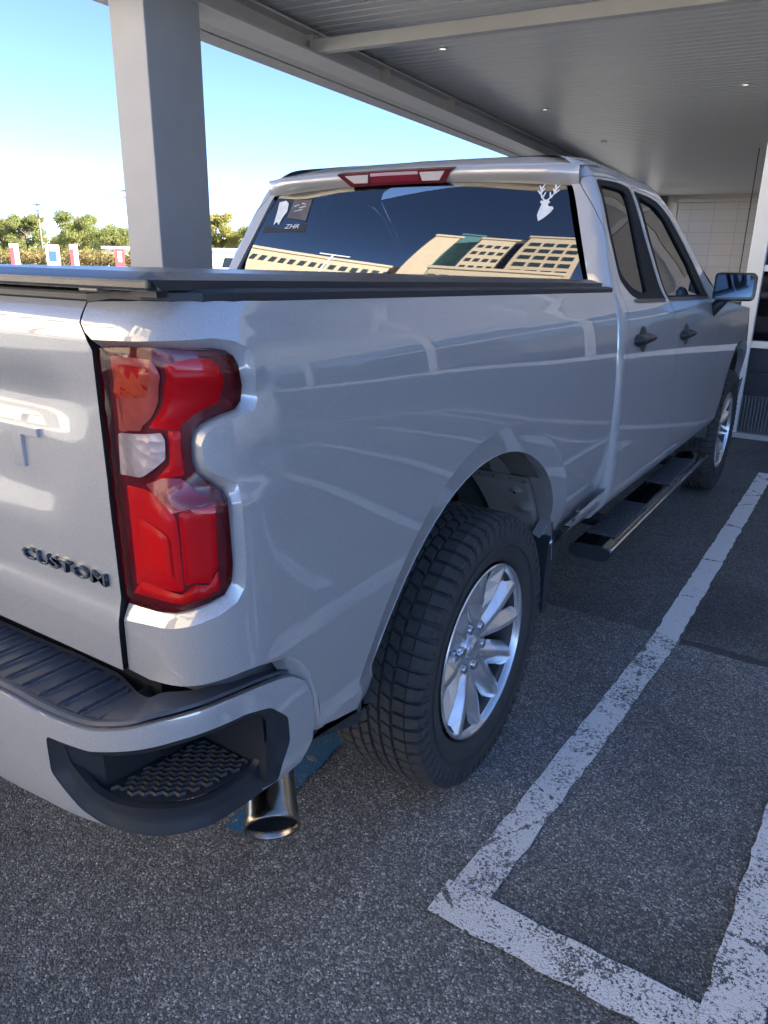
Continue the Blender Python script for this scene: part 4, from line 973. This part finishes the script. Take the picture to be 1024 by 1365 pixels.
for k,x in enumerate((4.6,5.2,8.0,8.6)): stripe('painted_line',(x,-.5),(x+.06,4.4),.10,LINEW,seed=6+k)
for k in range(6): stripe('painted_line',(2.05+.0*k,-.3+.95*k),(4.50,.75+.95*k),.11,LINEW,z=.016,seed=60+k)
stripe('blue_painted_line',(.565,-.62),(.510,.20),.085,LINEB,seed=11)
for k in range(5): stripe('painted_line',(-2.2-2.75*k,0),(-2.2-2.75*k,4.9),.10,LINEW,seed=20+k,n=20)
for k in range(8): stripe('painted_line',(-8+3.0*k,-14),(-8+3.0*k,-9),.10,LINEW,seed=30+k,n=8)
# ---------------- canopy ----------------
CANY=radians(5.4)   # canopy axes turned 5.4 degrees towards -X
CN=P(empty('canopy',(0,0,0),CANY),'grey steel canopy with ribbed ceiling and edge beams above the truck','canopy')
def f_ceil(t):
    p=t.obj();n=t.noise(t.mapv(p,(.15,1,1)),1.2,3,.5);t.v(t.b.inputs['Base Color'],t.mix(n,(.74,.715,.66,1),(.82,.795,.74,1)))
CEIL=mat('ceiling_panel',(.42,.41,.39),.42,.0,spec=.5,fn=f_ceil)
BEAM=mat('painted_steel',(.64,.62,.58),.5,noise=(3,.10))
BEAMW=mat('cream_steel',(.60,.585,.54),.55,noise=(3,.10))
FASC=mat('fascia_underside',(.55,.53,.49),.6,noise=(12,.28))
Y0,Y1,X0,X1=3.55,34,-5.06,15
V=[];F=[]   # ribbed ceiling, ribs run across
y=Y0+.05;prof=[];pitch=.20
while y<Y1: prof+= [(y,4.215),(y+.150,4.215),(y+.156,4.227),(y+.194,4.227)];y+=pitch
for (y,z) in prof: V+= [(X0+.5,y,z),(X1,y,z)]
for i in range(len(prof)-1):F.append((2*i,2*i+1,2*i+3,2*i+2))
meshobj('ceiling',V,F,CEIL,CN)
MB().box((X0,Y0,4.32),(X1,Y1,4.75)).build('roof_deck',BEAM,CN)
m=MB();m.box((-4.52,Y0,3.90),(-4.12,Y1,3.925)).box((-4.335,Y0,3.925),(-4.305,Y1,4.14)).box((-4.45,Y0,4.14),(-4.14,Y1,4.165));m.build('edge_beam',BEAM,CN)
m=MB();m.box((-4.72,Y0,3.903),(-4.525,Y1,3.93)).box((-5.03,Y0,3.90),(-4.765,Y1,3.93)).box((-5.06,Y0,3.90),(-5.03,Y1,4.75)).box((-4.76,Y0,3.96),(-4.72,Y1,4.0));m.build('edge_fascia',FASC,CN)
MB().box((-5.03,Y0,3.98),(-4.45,Y1,4.02)).build('fascia_inner',DARK,CN)
MB().box((X0,Y0-.03,3.92),(X1,Y0,4.75)).build('end_fascia',BEAM,CN)
for yy in (9.1,11.6): MB().box((-4.305,yy,3.925),(-4.14,yy+.012,4.14)).box((-4.30,yy-.02,3.95),(-4.15,yy+.03,3.96)).build('stiffener',BEAMW,CN)
for yy in (7.15,):
    MB().box((-4.25,yy-.05,3.93),(X1,yy+.08,4.08),.008).box((-4.31,yy-.02,4.08),(-4.20,yy+.05,4.165)).build('cross_beam',BEAMW,CN)
ctr=[(-.63,8.0),(-.75,12.5),(-4.1+.2,8.3),(-4.3,13.0),(-4.6,17.5),(3.1,8.0),(3.0,12.5),(-.8,17.2),(-.9,21.8)]
Ri=Matrix.Rotation(-CANY,3,'Z')
for i,(x,y) in enumerate(ctr):
    q=Ri@Vector((x,y,0))
    d=P(empty('ceiling_downlight',(x,y,4.20)),'small round recessed downlight in the ribbed canopy ceiling','downlight','recessed lights in the canopy ceiling')
    MB().lathe([(.012,.062),(-.010,.066),(-.014,.056),(-.008,.050),(.01,.046)],24,'Z').build('trim_ring',BEAMW,d)
    MB().lathe([(-.004,.046),(-.003,0)],24,'Z').build('lamp_face',mat('lamp_face',(.85,.84,.80),.25,.2,emit=((1,.95,.85),.2)),d)
# corner pillar
m=MB();m.box((-4.595,4.13,0),(-4.15,4.92,3.90),.012);PL=m.build('column',mat('pillar_paint',(.42,.415,.405),.55,noise=(3.0,.10),bump=(60,.06,.002)));PL.rotation_euler=(0,0,CANY)
P(PL,'tall grey rectangular steel pillar carrying the corner of the canopy','pillar')
for (x,y,l) in ((-4.37,18.0,'grey canopy pillar farther back, its top showing above the truck cab'),(-4.37,31.0,'most distant grey pillar at the far end of the canopy edge')):
    q=MB().box((x-.22,y-.3,0),(x+.22,y+.3,3.90),.01).build('column',MATS['pillar_paint']);q.rotation_euler=(0,0,CANY);P(q,l,'pillar')
for (x,y) in ((9.0,4.6),):
    q=MB().box((x-.2,y-.2,0),(x+.2,y+.2,4.2),.01).build('column',MATS['pillar_paint']);q.rotation_euler=(0,0,CANY);P(q,'grey square pillar out to the right of the truck at the canopy front','pillar')
# hanging cable
q=MB().tube([Ri.inverted()@Vector((0,0,0))+Vector((-1.55,20.0,4.2)),Vector((-1.55,20.0,1.2))],.012,6).build('hanging_cable',DARK);P(q,'thin dark cable hanging from the canopy ceiling before the far wall','cable')
# ---------------- far wall ----------------
FW=P(empty('far_building',(0,0,0),CANY),'pale beige building wall with panelled garage door at the far end of the canopy','building')
PINK=mat('far_wall_paint',(.62,.58,.54),.7,noise=(1.0,.05));MB().box((-4.2,34.05,0),(16,34.4,4.9)).build('wall',PINK,FW)
MB().box((-4.05,33.98,0),(-3.70,34.04,4.2)).build('dark_pier',mat('pier_dark',(.16,.155,.15),.6),FW)
def f_gar(t):
    p=t.obj();z=t.sep(p,2);x=t.sep(p,0)
    a=t.math('LESS_THAN',t.math('FRACT',t.math('MULTIPLY',z,2.2)),.05);b=t.math('LESS_THAN',t.math('FRACT',t.math('MULTIPLY',x,1.1)),.03)
    n=t.noise(p,1.4,3);c=t.mix(n,(.64,.60,.56,1),(.74,.70,.65,1));t.v(t.b.inputs['Base Color'],t.mix(t.math('MULTIPLY',t.math('MAXIMUM',a,b),.5),c,(.36,.33,.31,1)))
MB().box((-3.25,33.97,0),(1.6,34.03,3.9)).build('garage_door',mat('garage_door',fn=f_gar,rough=.5),FW)
m=MB().box((-3.42,33.93,0),(-3.27,34.04,4.05)).box((-3.42,33.93,3.92),(1.75,34.04,4.05));m.build('door_frame',mat('frame_cream',(.72,.68,.62),.6),FW)
# ---------------- storefront ahead on the right ----------------
SF=P(empty('storefront'),'white framed storefront wall with dark glass panels and ribbed base ahead of the truck','building')
WHT=mat('white_frame',(.80,.79,.75),.45,noise=(4,.05));DKG=mat('dark_panel',(.038,.042,.052),.35,noise=(3,.1))
yw=5.66
m=MB();m.box((.715,yw-.06,0.02),(.845,yw+.10,4.19),.006).box((.845,yw-.045,1.45),(7.5,yw+.09,1.50),.004).box((.78,yw-.05,.805),(7.5,yw+.09,.865),.004)
for x in (2.6,4.4,6.2):m.box((x,yw-.05,.868),(x+.1,yw+.09,1.448)).box((x,yw-.05,1.503),(x+.1,yw+.09,4.19))
m.build('frame',WHT,SF)
m=MB().box((.846,yw-.01,.868),(7.5,yw+.06,1.448));m.build('lower_glass',mat('black_glass',(.006,.006,.008),.06,coat=.5),SF)
m=MB().box((.78,yw-.02,.600),(7.5,yw+.06,.803)).box((.78,yw-.02,.385),(7.5,yw+.06,.594));m.build('dark_panel',DKG,SF)
m=MB()
x=.79
while x<7.5: m.box((x,yw-.045,.065),(x+.014,yw-.01,.375));x+=.028
m.box((.78,yw-.01,.04),(7.5,yw+.06,.383));m.build('ribbed_base',mat('ribbed_metal',(.17,.17,.175),.5,.3),SF)
MB().box((.76,yw-.075,-.02),(7.5,yw+.0,.045),.006).build('sill',mat('base_trim',(.50,.47,.43),.7,noise=(6,.2)),SF)
MB().box((.846,yw+.0,1.505),(7.5,yw+.03,1.80)).build('upper_glass',mat('teal_glass',(.03,.05,.055),.08,coat=.5),SF)
for (xa,xb) in ((.846,1.45),(1.53,2.59),(2.71,4.39),(4.51,6.19),(6.31,7.5)):
    for (za,zb) in ((1.86,2.58),(2.64,3.36),(3.42,4.19)): MB().box((xa,yw-.01,za),(xb,yw+.05,zb)).build('upper_pane',mat('cream_pane',(.52,.50,.45),.35),SF)
m=MB().box((.846,yw-.04,1.80),(7.5,yw+.07,1.858)).box((1.455,yw-.04,1.86),(1.525,yw+.07,4.19))
for z in (2.583,3.363):m.box((.846,yw-.03,z),(7.5,yw+.06,z+.055))
m.build('mullion',WHT,SF)
m=MB();m.box((.90,yw+.10,0),(7.6,14,4.19));m.build('wall',mat('store_wall',(.60,.58,.55),.7),SF)
# wheel stop like kerb is not present; floor pan continues
# ---------------- background, left ----------------
def f_leaf(c1,c2):
    def f(t):
        i=t.n.new('ShaderNodeObjectInfo') if False else None
        n=t.noise(t.obj(),.9,3,.6);n2=t.noise(t.obj(),7,2)
        c=t.mix(t.math('ADD',t.math('MULTIPLY',n,.6),t.math('MULTIPLY',n2,.4)),tuple(c1)+(1,),tuple(c2)+(1,));t.v(t.b.inputs['Base Color'],c)
        tr=t.n.new('ShaderNodeBsdfTranslucent');t.v(tr.inputs[0],c);mx=t.n.new('ShaderNodeMixShader');mx.inputs[0].default_value=.45
        t.v(mx.inputs[1],t.b.outputs[0]);t.v(mx.inputs[2],tr.outputs[0]);t.v(t.out.inputs[0],mx.outputs[0])
    return f
LEAFS=[mat('leaves_green',rough=.7,fn=f_leaf((.10,.12,.035),(.30,.31,.09))),mat('leaves_yellow',rough=.7,fn=f_leaf((.15,.15,.04),(.38,.34,.09))),mat('leaves_orange',rough=.7,fn=f_leaf((.18,.14,.05),(.32,.24,.09)))]
BARK=mat('bark',(.10,.08,.06),.9,noise=(4,.3))
def leaves(name,blobs,n,size,m,parent,seed):
    r=random.Random(seed);V=[];F=[]
    for (c,R) in blobs:
        for _ in range(n):
            d=Vector((r.gauss(0,1),r.gauss(0,1),r.gauss(0,1)));d.normalize();q=Vector(c)+Vector((d.x*R[0],d.y*R[1],d.z*R[2]))*(r.random()**.4)
            a=Vector((r.gauss(0,1),r.gauss(0,1),r.gauss(0,1))).normalized();b=a.orthogonal().normalized();s=size*r.uniform(.6,1.4);k=len(V)
            V+=[q+a*s,q+b*s*.6,q-a*s,q-b*s*.6];F.append((k,k+1,k+2,k+3))
    return meshobj(name,V,F,m,parent)
def tree(x,y,h,w,kind,label,seed,dens_=1.0,group='trees beyond the parking lot'):
    r=random.Random(seed);t=P(empty('tree',(x,y,0)),label,'tree',group);m=MB()
    m.tube([(0,0,0),(.1*r.uniform(-1,1),0,h*.3),(.25*r.uniform(-1,1),0,h*.6),(.1,0,h*.88)],.2,8,rs=[.028*h,.022*h,.014*h,.005*h])
    bl=[]
    for k in range(int(30*dens_)):
        a=r.uniform(0,2*pi);zz=h*r.uniform(.36,.94);rr=w*r.uniform(.15,.5)*(1.15-abs(zz/h-.60));c=(rr*cos(a),rr*sin(a),zz)
        m.tube([(0,0,zz*.72),(c[0]*.6,c[1]*.6,zz*.92),c],.05,5,False,rs=[.010*h,.006*h,.003*h]);s=w*r.uniform(.12,.24);bl.append((c,(s,s,s*.65)))
    m.build('trunk',BARK,t)
    leaves('crown',bl,int(330),.020*h,LEAFS[kind],t,seed)
tr_=[(-166,100,8.6,8,0,'thin pale green tree at the left picture edge'),(-157,100,9.3,8,0,'rounded green tree left of the tall utility pole'),(-147,104,6.2,7,1,'low yellowish tree just right of the utility pole'),
(-139,100,9.2,9,0,'tall open crowned tree midway between two utility poles'),(-131,103,6.6,7,1,'short yellow green tree below the open crowned one'),(-126,98,7.2,8,0,'dense green tree beside the grey pillar'),
(-98,99,8.6,6,1,'narrow yellow green tree just right of the grey pillar'),(-93.5,100,6.0,7,1,'low bushy yellow tree behind the white car'),(-88,98,6.9,7,0,'green tree close beside the truck cab'),
(-84,101,6.4,7,1,'yellow green tree partly behind the truck rear window'),(-110,101,8.0,8,0,'tree hidden mostly behind the grey pillar'),(-176,102,8.5,9,0,'green tree out past the left picture edge')]
for i,a in enumerate(tr_): tree(a[0],a[1],a[2],a[3]*.9,a[4],a[5],40+i)
hb=[((x,y,.8+.15*sin(x)),(3.0,1.2,1.05+.2*sin(x*1.7))) for x,y in zip(np.linspace(-90,-56,16),np.linspace(54,50,16))]
o=leaves('hedge',hb,420,.16,LEAFS[2],None,5);P(o,'long orange brown hedge behind the signs across the lot','hedge')
o=leaves('treeline',[((x,118+4*sin(x),2.2+.9*sin(x*.31)),(6,3,3.2+1.1*sin(x*.31))) for x in np.linspace(-235,-70,44)],380,.42,LEAFS[0],None,9);P(o,'low distant green tree mass along the horizon','tree line',kind='stuff')
PW=mat('pole_wood',(.14,.11,.09),.9)
def pole(x,y,h,label):
    t=P(empty('utility_pole',(x,y,0)),label,'utility pole','utility poles across the lot')
    MB().tube([(0,0,0),(0,0,h)],.15,8,rs=[.17,.11]).build('post',PW,t);MB().box((-1.0,-.06,h-.9),(1.0,.06,h-.76)).box((-.7,-.05,h-1.7),(.7,.05,h-1.6)).build('crossarm',PW,t)
    MB().tube([(.35,0,h-2.6),(.35,0,h-1.9)],.17,8).build('transformer',mat('transformer_grey',(.3,.31,.32),.5),t)
pole(-106.5,70,9.0,'wooden utility pole standing among the trees at left');pole(-86.3,70,10.3,'wooden utility pole close beside the grey canopy pillar');pole(-119,70,9.8,'wooden utility pole at the left edge of the picture')
def wire(a,b,sag,l):
    a=Vector(a);b=Vector(b);P(MB().tube([a.lerp(b,t)-Vector((0,0,sag*4*t*(1-t))) for t in np.linspace(0,1,16)],.03,4,False).build('overhead_wire',DARK),l,'wire','wires strung between the utility poles')
wire((-119,70,9.2),(-106.5,70,8.5),.2,'overhead wire from the left edge to the nearer pole')
wire((-106.5,70,8.5),(-86.3,70,9.6),.5,'upper overhead wire spanning between the two poles')
wire((-106.5,70,7.4),(-86.3,70,8.0),.7,'lower overhead wire spanning between the two poles')
RED=mat('sign_red',(.50,.05,.06),.5);BLU=mat('sign_blue',(.03,.08,.22),.5);SGW=mat('sign_white',(.75,.76,.76),.5)
def sign(x,y,z1,w,kind,label):
    t=P(empty('lot_sign',(x,y,0),radians(48)),label,'sign')
    MB().box((-w/2,-.1,0),(w/2,.1,z1)).build('sign_board',SGW if kind!='red' else RED,t)
    if kind=='blue': MB().box((-w*.28,-.14,.7),(w*.28,-.105,z1-.55)).build('sign_face',BLU,t)
    if kind=='rw': MB().box((-w/2+.02,-.14,.3),(0,-.105,z1-.4)).build('sign_face',RED,t)
    if kind=='red': MB().box((-w*.2,-.14,.8),(w*.2,-.105,z1-.2)).build('sign_face',SGW,t)
sign(-67.2,45,2.2,1.2,'blue','white kiosk sign with dark blue panel before the orange hedge')
sign(-73.6,45,2.3,.8,'rw','red and white upright sign at far left of the lot');sign(-63.9,45,2.25,.7,'rw','red and white upright sign right of the blue kiosk')
sign(-57.3,45,1.9,.8,'red','short red sign with white mark near the grey pillar')
LB=P(empty('low_white_building',(-66,62,0),radians(40)),'low white flat roofed building behind the signs','building')
MB().box((-9,-3,0),(14,3,2.0)).build('wall',SGW,LB);MB().box((-9.3,-3.3,2.0),(14.3,3.3,2.25)).build('roof',mat('roof_grey',(.45,.46,.48),.6),LB)
# ---------------- cars ----------------
def car(loc,rz,col,label,H=1.62,L=4.6,wd=1.85,kind='suv',group=None,antenna=False):
    c=P(empty('parked_car',loc,rz),label,'car',group)
    pm=mat('car_paint_'+col[0],col[1],.3,.1,1.0,.03)
    hw=wd/2;bz=.98 if kind=='suv' else .90
    # body lower: stations along y
    st=[(-L/2,.55,.86,bz-.10),(-L/2+.08,.42,.95,bz-.02),(-L/2+.5,.35,1,bz),(0,.32,1,bz),(L/2-1.1,.34,1,bz-.02),(L/2-.3,.38,.96,bz-.16),(L/2,.50,.80,bz-.30)]
    def loft(st,nm,m,fn,n=10):
        V=[];F=[]
        for s in st:V+=fn(s)
        k=len(fn(st[0]))
        for i in range(len(st)-1):
            for j in range(k):F.append((i*k+j,i*k+(j+1)%k,(i+1)*k+(j+1)%k,(i+1)*k+j))
        F.append(tuple(range(k)));F.append(tuple(range((len(st)-1)*k,len(st)*k))[::-1])
        o=meshobj(nm,V,F,m,c);bm=bmesh.new();bm.from_mesh(o.data);bmesh.ops.recalc_face_normals(bm,faces=bm.faces[:]);bm.to_mesh(o.data);bm.free()
        o.data.polygons.foreach_set('use_smooth',[True]*len(o.data.polygons));o.data.set_sharp_from_angle(angle=radians(38));return o
    def sec(s):
        y,z0,k,z1=s;w_=hw*k;return [(-w_*.9,y,z0),(-w_*.98,y,z0+.1),(-w_,y,z0+(z1-z0)*.6),(-w_*.97,y,z1-.06),(-w_*.90,y,z1),(w_*.90,y,z1),(w_*.97,y,z1-.06),(w_,y,z0+(z1-z0)*.6),(w_*.98,y,z0+.1),(w_*.9,y,z0)]
    loft(st,'body',pm,sec)
    if kind=='suv': gs=[(-L/2+.10,0),(-L/2+.38,.92),(-L/2+.9,1),(.35,1),(.75,.90),(1.35,0)]
    else: gs=[(-L/2+.55,0),(-L/2+1.15,.86),(-L/2+1.7,1),(.15,1),(.55,.88),(1.25,0)]
    def gsec(s,grow=0):
        y,k=s;z=bz-.02+(H-bz)*k;w0=hw*.88;w1=hw*(.88-.20*k)
        return [(-w0+0,y,bz-.03),(-w1,y,z-.03*k),(-w1*.8,y,z+.0),(w1*.8,y,z+.0),(w1,y,z-.03*k),(w0,y,bz-.03)]
    loft(gs,'greenhouse',pm,gsec)
    g=mat('car_glass',(.012,.016,.020),.05,coat=.8)
    # window panels lie just proud of the greenhouse
    m=MB()
    for s in (1,-1):
        for (ya,yb) in ((gs[1][0]+.10,gs[2][0]+.30),(gs[2][0]+.36,-.02),(.04,gs[3][0]+.34)):
            t0,t1=.12,.84;w0=hw*(.88-.2*t0)+.006;w1=hw*(.88-.2*t1)+.006
            m.poly([(s*w0,ya-.10 if ya<gs[2][0] else ya,bz+(H-bz)*t0),(s*w0,yb+(.25 if yb>0.1 else 0),bz+(H-bz)*t0),(s*w1,yb,bz+(H-bz)*t1),(s*w1,ya,bz+(H-bz)*t1)])
    m.build('side_window',g,c)
    def q(a,b,t):return a+(b-a)*t
    for (ga,gb) in ((gs[0],gs[1]),(gs[5],gs[4])):
        m=MB();sgn=-1 if ga is gs[0] else 1;pts=[]
        for t,s in ((.16,-1),(.16,1),(.90,1),(.90,-1)):
            y=q(ga[0],gb[0],t)+sgn*.012;z=bz-.02+(H-bz)*q(ga[1],gb[1],t)+.012;k=q(ga[1],gb[1],t);pts.append((s*hw*(.88-.2*k)*.86,y,z))
        m.poly(pts);m.build('windscreen',g,c)
    for s in (1,-1):
        for y in (-L/2+.85,L/2-.90):
            w_=empty('wheel',(s*(hw-.12),y,.33));w_.parent=c
            MB().lathe([(-.11,.20),(-.115,.27),(-.09,.33),(.09,.33),(.115,.27),(.11,.20)],32).build('tyre',TYRE,w_,smooth=True)
            m=MB().lathe([(s*.09,.205),(s*.105,.20),(s*.08,.185),(s*.085,.0)],32);m.build('rim',RIM,w_,smooth=True)
        MB().box((s*hw*.55,-L/2-.004,bz-.30),(s*hw*.84,-L/2+.10,bz-.12),.01).build('tail_light',mat('car_tail',(.3,.01,.01),.2),c)
        MB().box((s*hw*.50,L/2-.16,bz-.38),(s*hw*.80,L/2-.02,bz-.27),.01).build('headlight',LCLR,c)
        MB().box((s*(hw-.02),.72,bz-.02),(s*(hw+.17),.86,bz+.12),.03).build('mirror',pm,c)
    if antenna: MB().tube([(.10,-.55,H-.02),(.14,-.75,H+.26)],.004,6).build('antenna',BLK,c)
    return c
Wc=('white',(.78,.78,.78));Sc=('silver',(.50,.52,.54));Kc=('black',(.015,.015,.017));Rc=('red',(.35,.02,.02));Bc=('blue',(.04,.08,.18))
car((-21.2,22.6,0),radians(40),Wc,'white suv parked in the open lot beyond the grey pillar',1.50+.02)
car((-4.1,1.2,0),radians(4),Sc,'pale silver sedan in the next bay, roof and antenna just above the bed cover',1.425,kind='sedan',antenna=True)
car((6.9,1.6,0),radians(2),Wc,'white suv parked in the bay to the right of the hatched lines',1.75)
car((10.2,2.4,0),radians(-2),Kc,'black suv parked farther right along the same row',1.70)
car((13.4,1.8,0),radians(1),Rc,'red sedan at the right end of the row',1.45,kind='sedan')
for i,(x,c_,l) in enumerate(((-9.6,Wc,'white sedan in the row behind, leftmost of the row'),(-6.6,Bc,'blue sedan in the row behind the truck'),(-.6,Sc,'silver sedan in the row behind the truck'),(5.4,Wc,'white sedan in the row behind, right of the silver one'))):
    car((x,-11.6,0),pi,c_,l,1.46,kind='sedan')
# ---------------- sunlit buildings behind the camera (seen as reflections) ----------------
SAND=mat('sand_stucco',(.50,.41,.29),.8,noise=(.6,.08));WIN=mat('office_window',(.03,.045,.05),.08,coat=.6);TEAL=mat('teal_curtain_wall',(.10,.22,.23),.15,.2)
def tower(name,loc,size,label,nx,nz,m=SAND,rz=0,wf=.6,hf=.55,z0=3,vert=False):
    b=P(empty(name,loc,rz),label,'building');sx,sy,sz=size
    MB().box((-sx/2,-sy,0),(sx/2,0,sz)).box((-sx/2-.3,-sy-.3,sz),(sx/2+.3,.3,sz+.8)).build('wall',m,b)
    if nx:
        dx=sx/nx;dz=(sz-z0-1)/nz;src=None
        for i in range(nx):
            for j in range(nz):
                x=-sx/2+dx*(i+.5);z=z0+dz*(j+.5)
                if src is None:
                    src=MB().box((-dx*wf/2,.02,-dz*hf/2),(dx*wf/2,.08,dz*hf/2)).build('window',WIN,b);src.location=(x,0,z)
                else:
                    o=src.copy();COL.objects.link(o);o.parent=b;o.location=(x,0,z)
    return b
def at_az(a,D): return (-D*sin(radians(a)),-D*cos(radians(a)),0)
def facing(name,a,D,size,label,nx,nz,m=SAND,**k): return tower(name,at_az(a,D),size,label,nx,nz,m,rz=-radians(a),**k)
ob=facing('office_block',19,38,(7.2,12,33.5),'tall sand coloured office block with window grid and dark glass bay behind the camera',0,0)
m=MB()
def win_grid(b,x0,x1,z0,z1,nx,nz,wf,hf):
    dx=(x1-x0)/nx;dz=(z1-z0)/nz;src=None
    for i in range(nx):
        for j in range(nz):
            loc=(x0+dx*(i+.5),0,z0+dz*(j+.5))
            if src is None: o=src=MB().box((-dx*wf/2,.02,-dz*hf/2),(dx*wf/2,.08,dz*hf/2)).build('window',WIN,b);m.b.free() if False else None
            else: o=src.copy();COL.objects.link(o);o.parent=b
            o.location=loc
win_grid(ob,-3.4,.9,6,31.5,4,8,.6,.45)
MB().box((1.1,.02,4),(3.5,.10,32.5)).build('curtain_wall',mat('dark_curtain_wall',(.03,.04,.06),.1,.2,fn=lambda t:t.v(t.b.inputs['Base Color'],t.mix(t.math('MAXIMUM',t.math('LESS_THAN',t.math('FRACT',t.math('MULTIPLY',t.sep(t.obj(),0),2.0)),.12),t.math('LESS_THAN',t.math('FRACT',t.math('MULTIPLY',t.sep(t.obj(),2),.6)),.12)),(.025,.035,.06,1),(.16,.17,.18,1)))),ob)
ob2=facing('office_block',10,37,(7.6,12,35.5),'sand coloured office block with wide window bays right of the dark glass bay',0,0)
win_grid(ob2,-3.4,3.4,8,33.5,4,8,.72,.55)
facing('stair_tower',31.5,37,(3.4,8,32),'plain sand coloured stair tower between the office block and the long wing',0,0)
facing('glass_tower',27,41,(3.2,8,37),'narrow teal glass tower behind the sand coloured stair tower',0,0,TEAL)
facing('long_wing',52,37,(26,10,17.5),'long low sand coloured wing with one row of small windows',18,1,z0=13.5)
facing('podium',17,29,(12,5,15),'low sand coloured podium in front of the tall office block',10,1,z0=11.5,hf=.3)
LP=P(empty('light_pole',at_az(49,27)),'white parking lot light pole with a T shaped head','street lamp');LP.rotation_euler=(0,0,-radians(49))
MB().tube([(0,0,0),(0,0,14.5)],.14,10,rs=[.18,.12]).build('post',SGW,LP);MB().box((-1.6,-.12,14.4),(1.6,.12,14.6)).build('lamp_arm',SGW,LP)
tower('added_shade_block',(24,22,0),(58,14,14.6),'added pale building with rows of windows, out of view to the right, shading the lot',18,4,mat('pale_render',(.55,.54,.52),.8,noise=(.5,.06)),rz=radians(90),z0=1,wf=.6,hf=.5)  # unseen block added to keep direct sun off the truck and lot
BOUNCE_CONC=mat('bounce_concrete',(.42,.40,.365),.85,noise=(.8,.08))  # pale sheets below are added to bounce sunlight into the shaded area
sheet('bounce_pavement',[(-60,-18),(60,-18),(60,-80),(-60,-80)],BOUNCE_CONC,.004)
sheet('bounce_road',[(-14,-17),(-9.5,-17),(-10.5,60),(-24,60)],BOUNCE_CONC,.004)
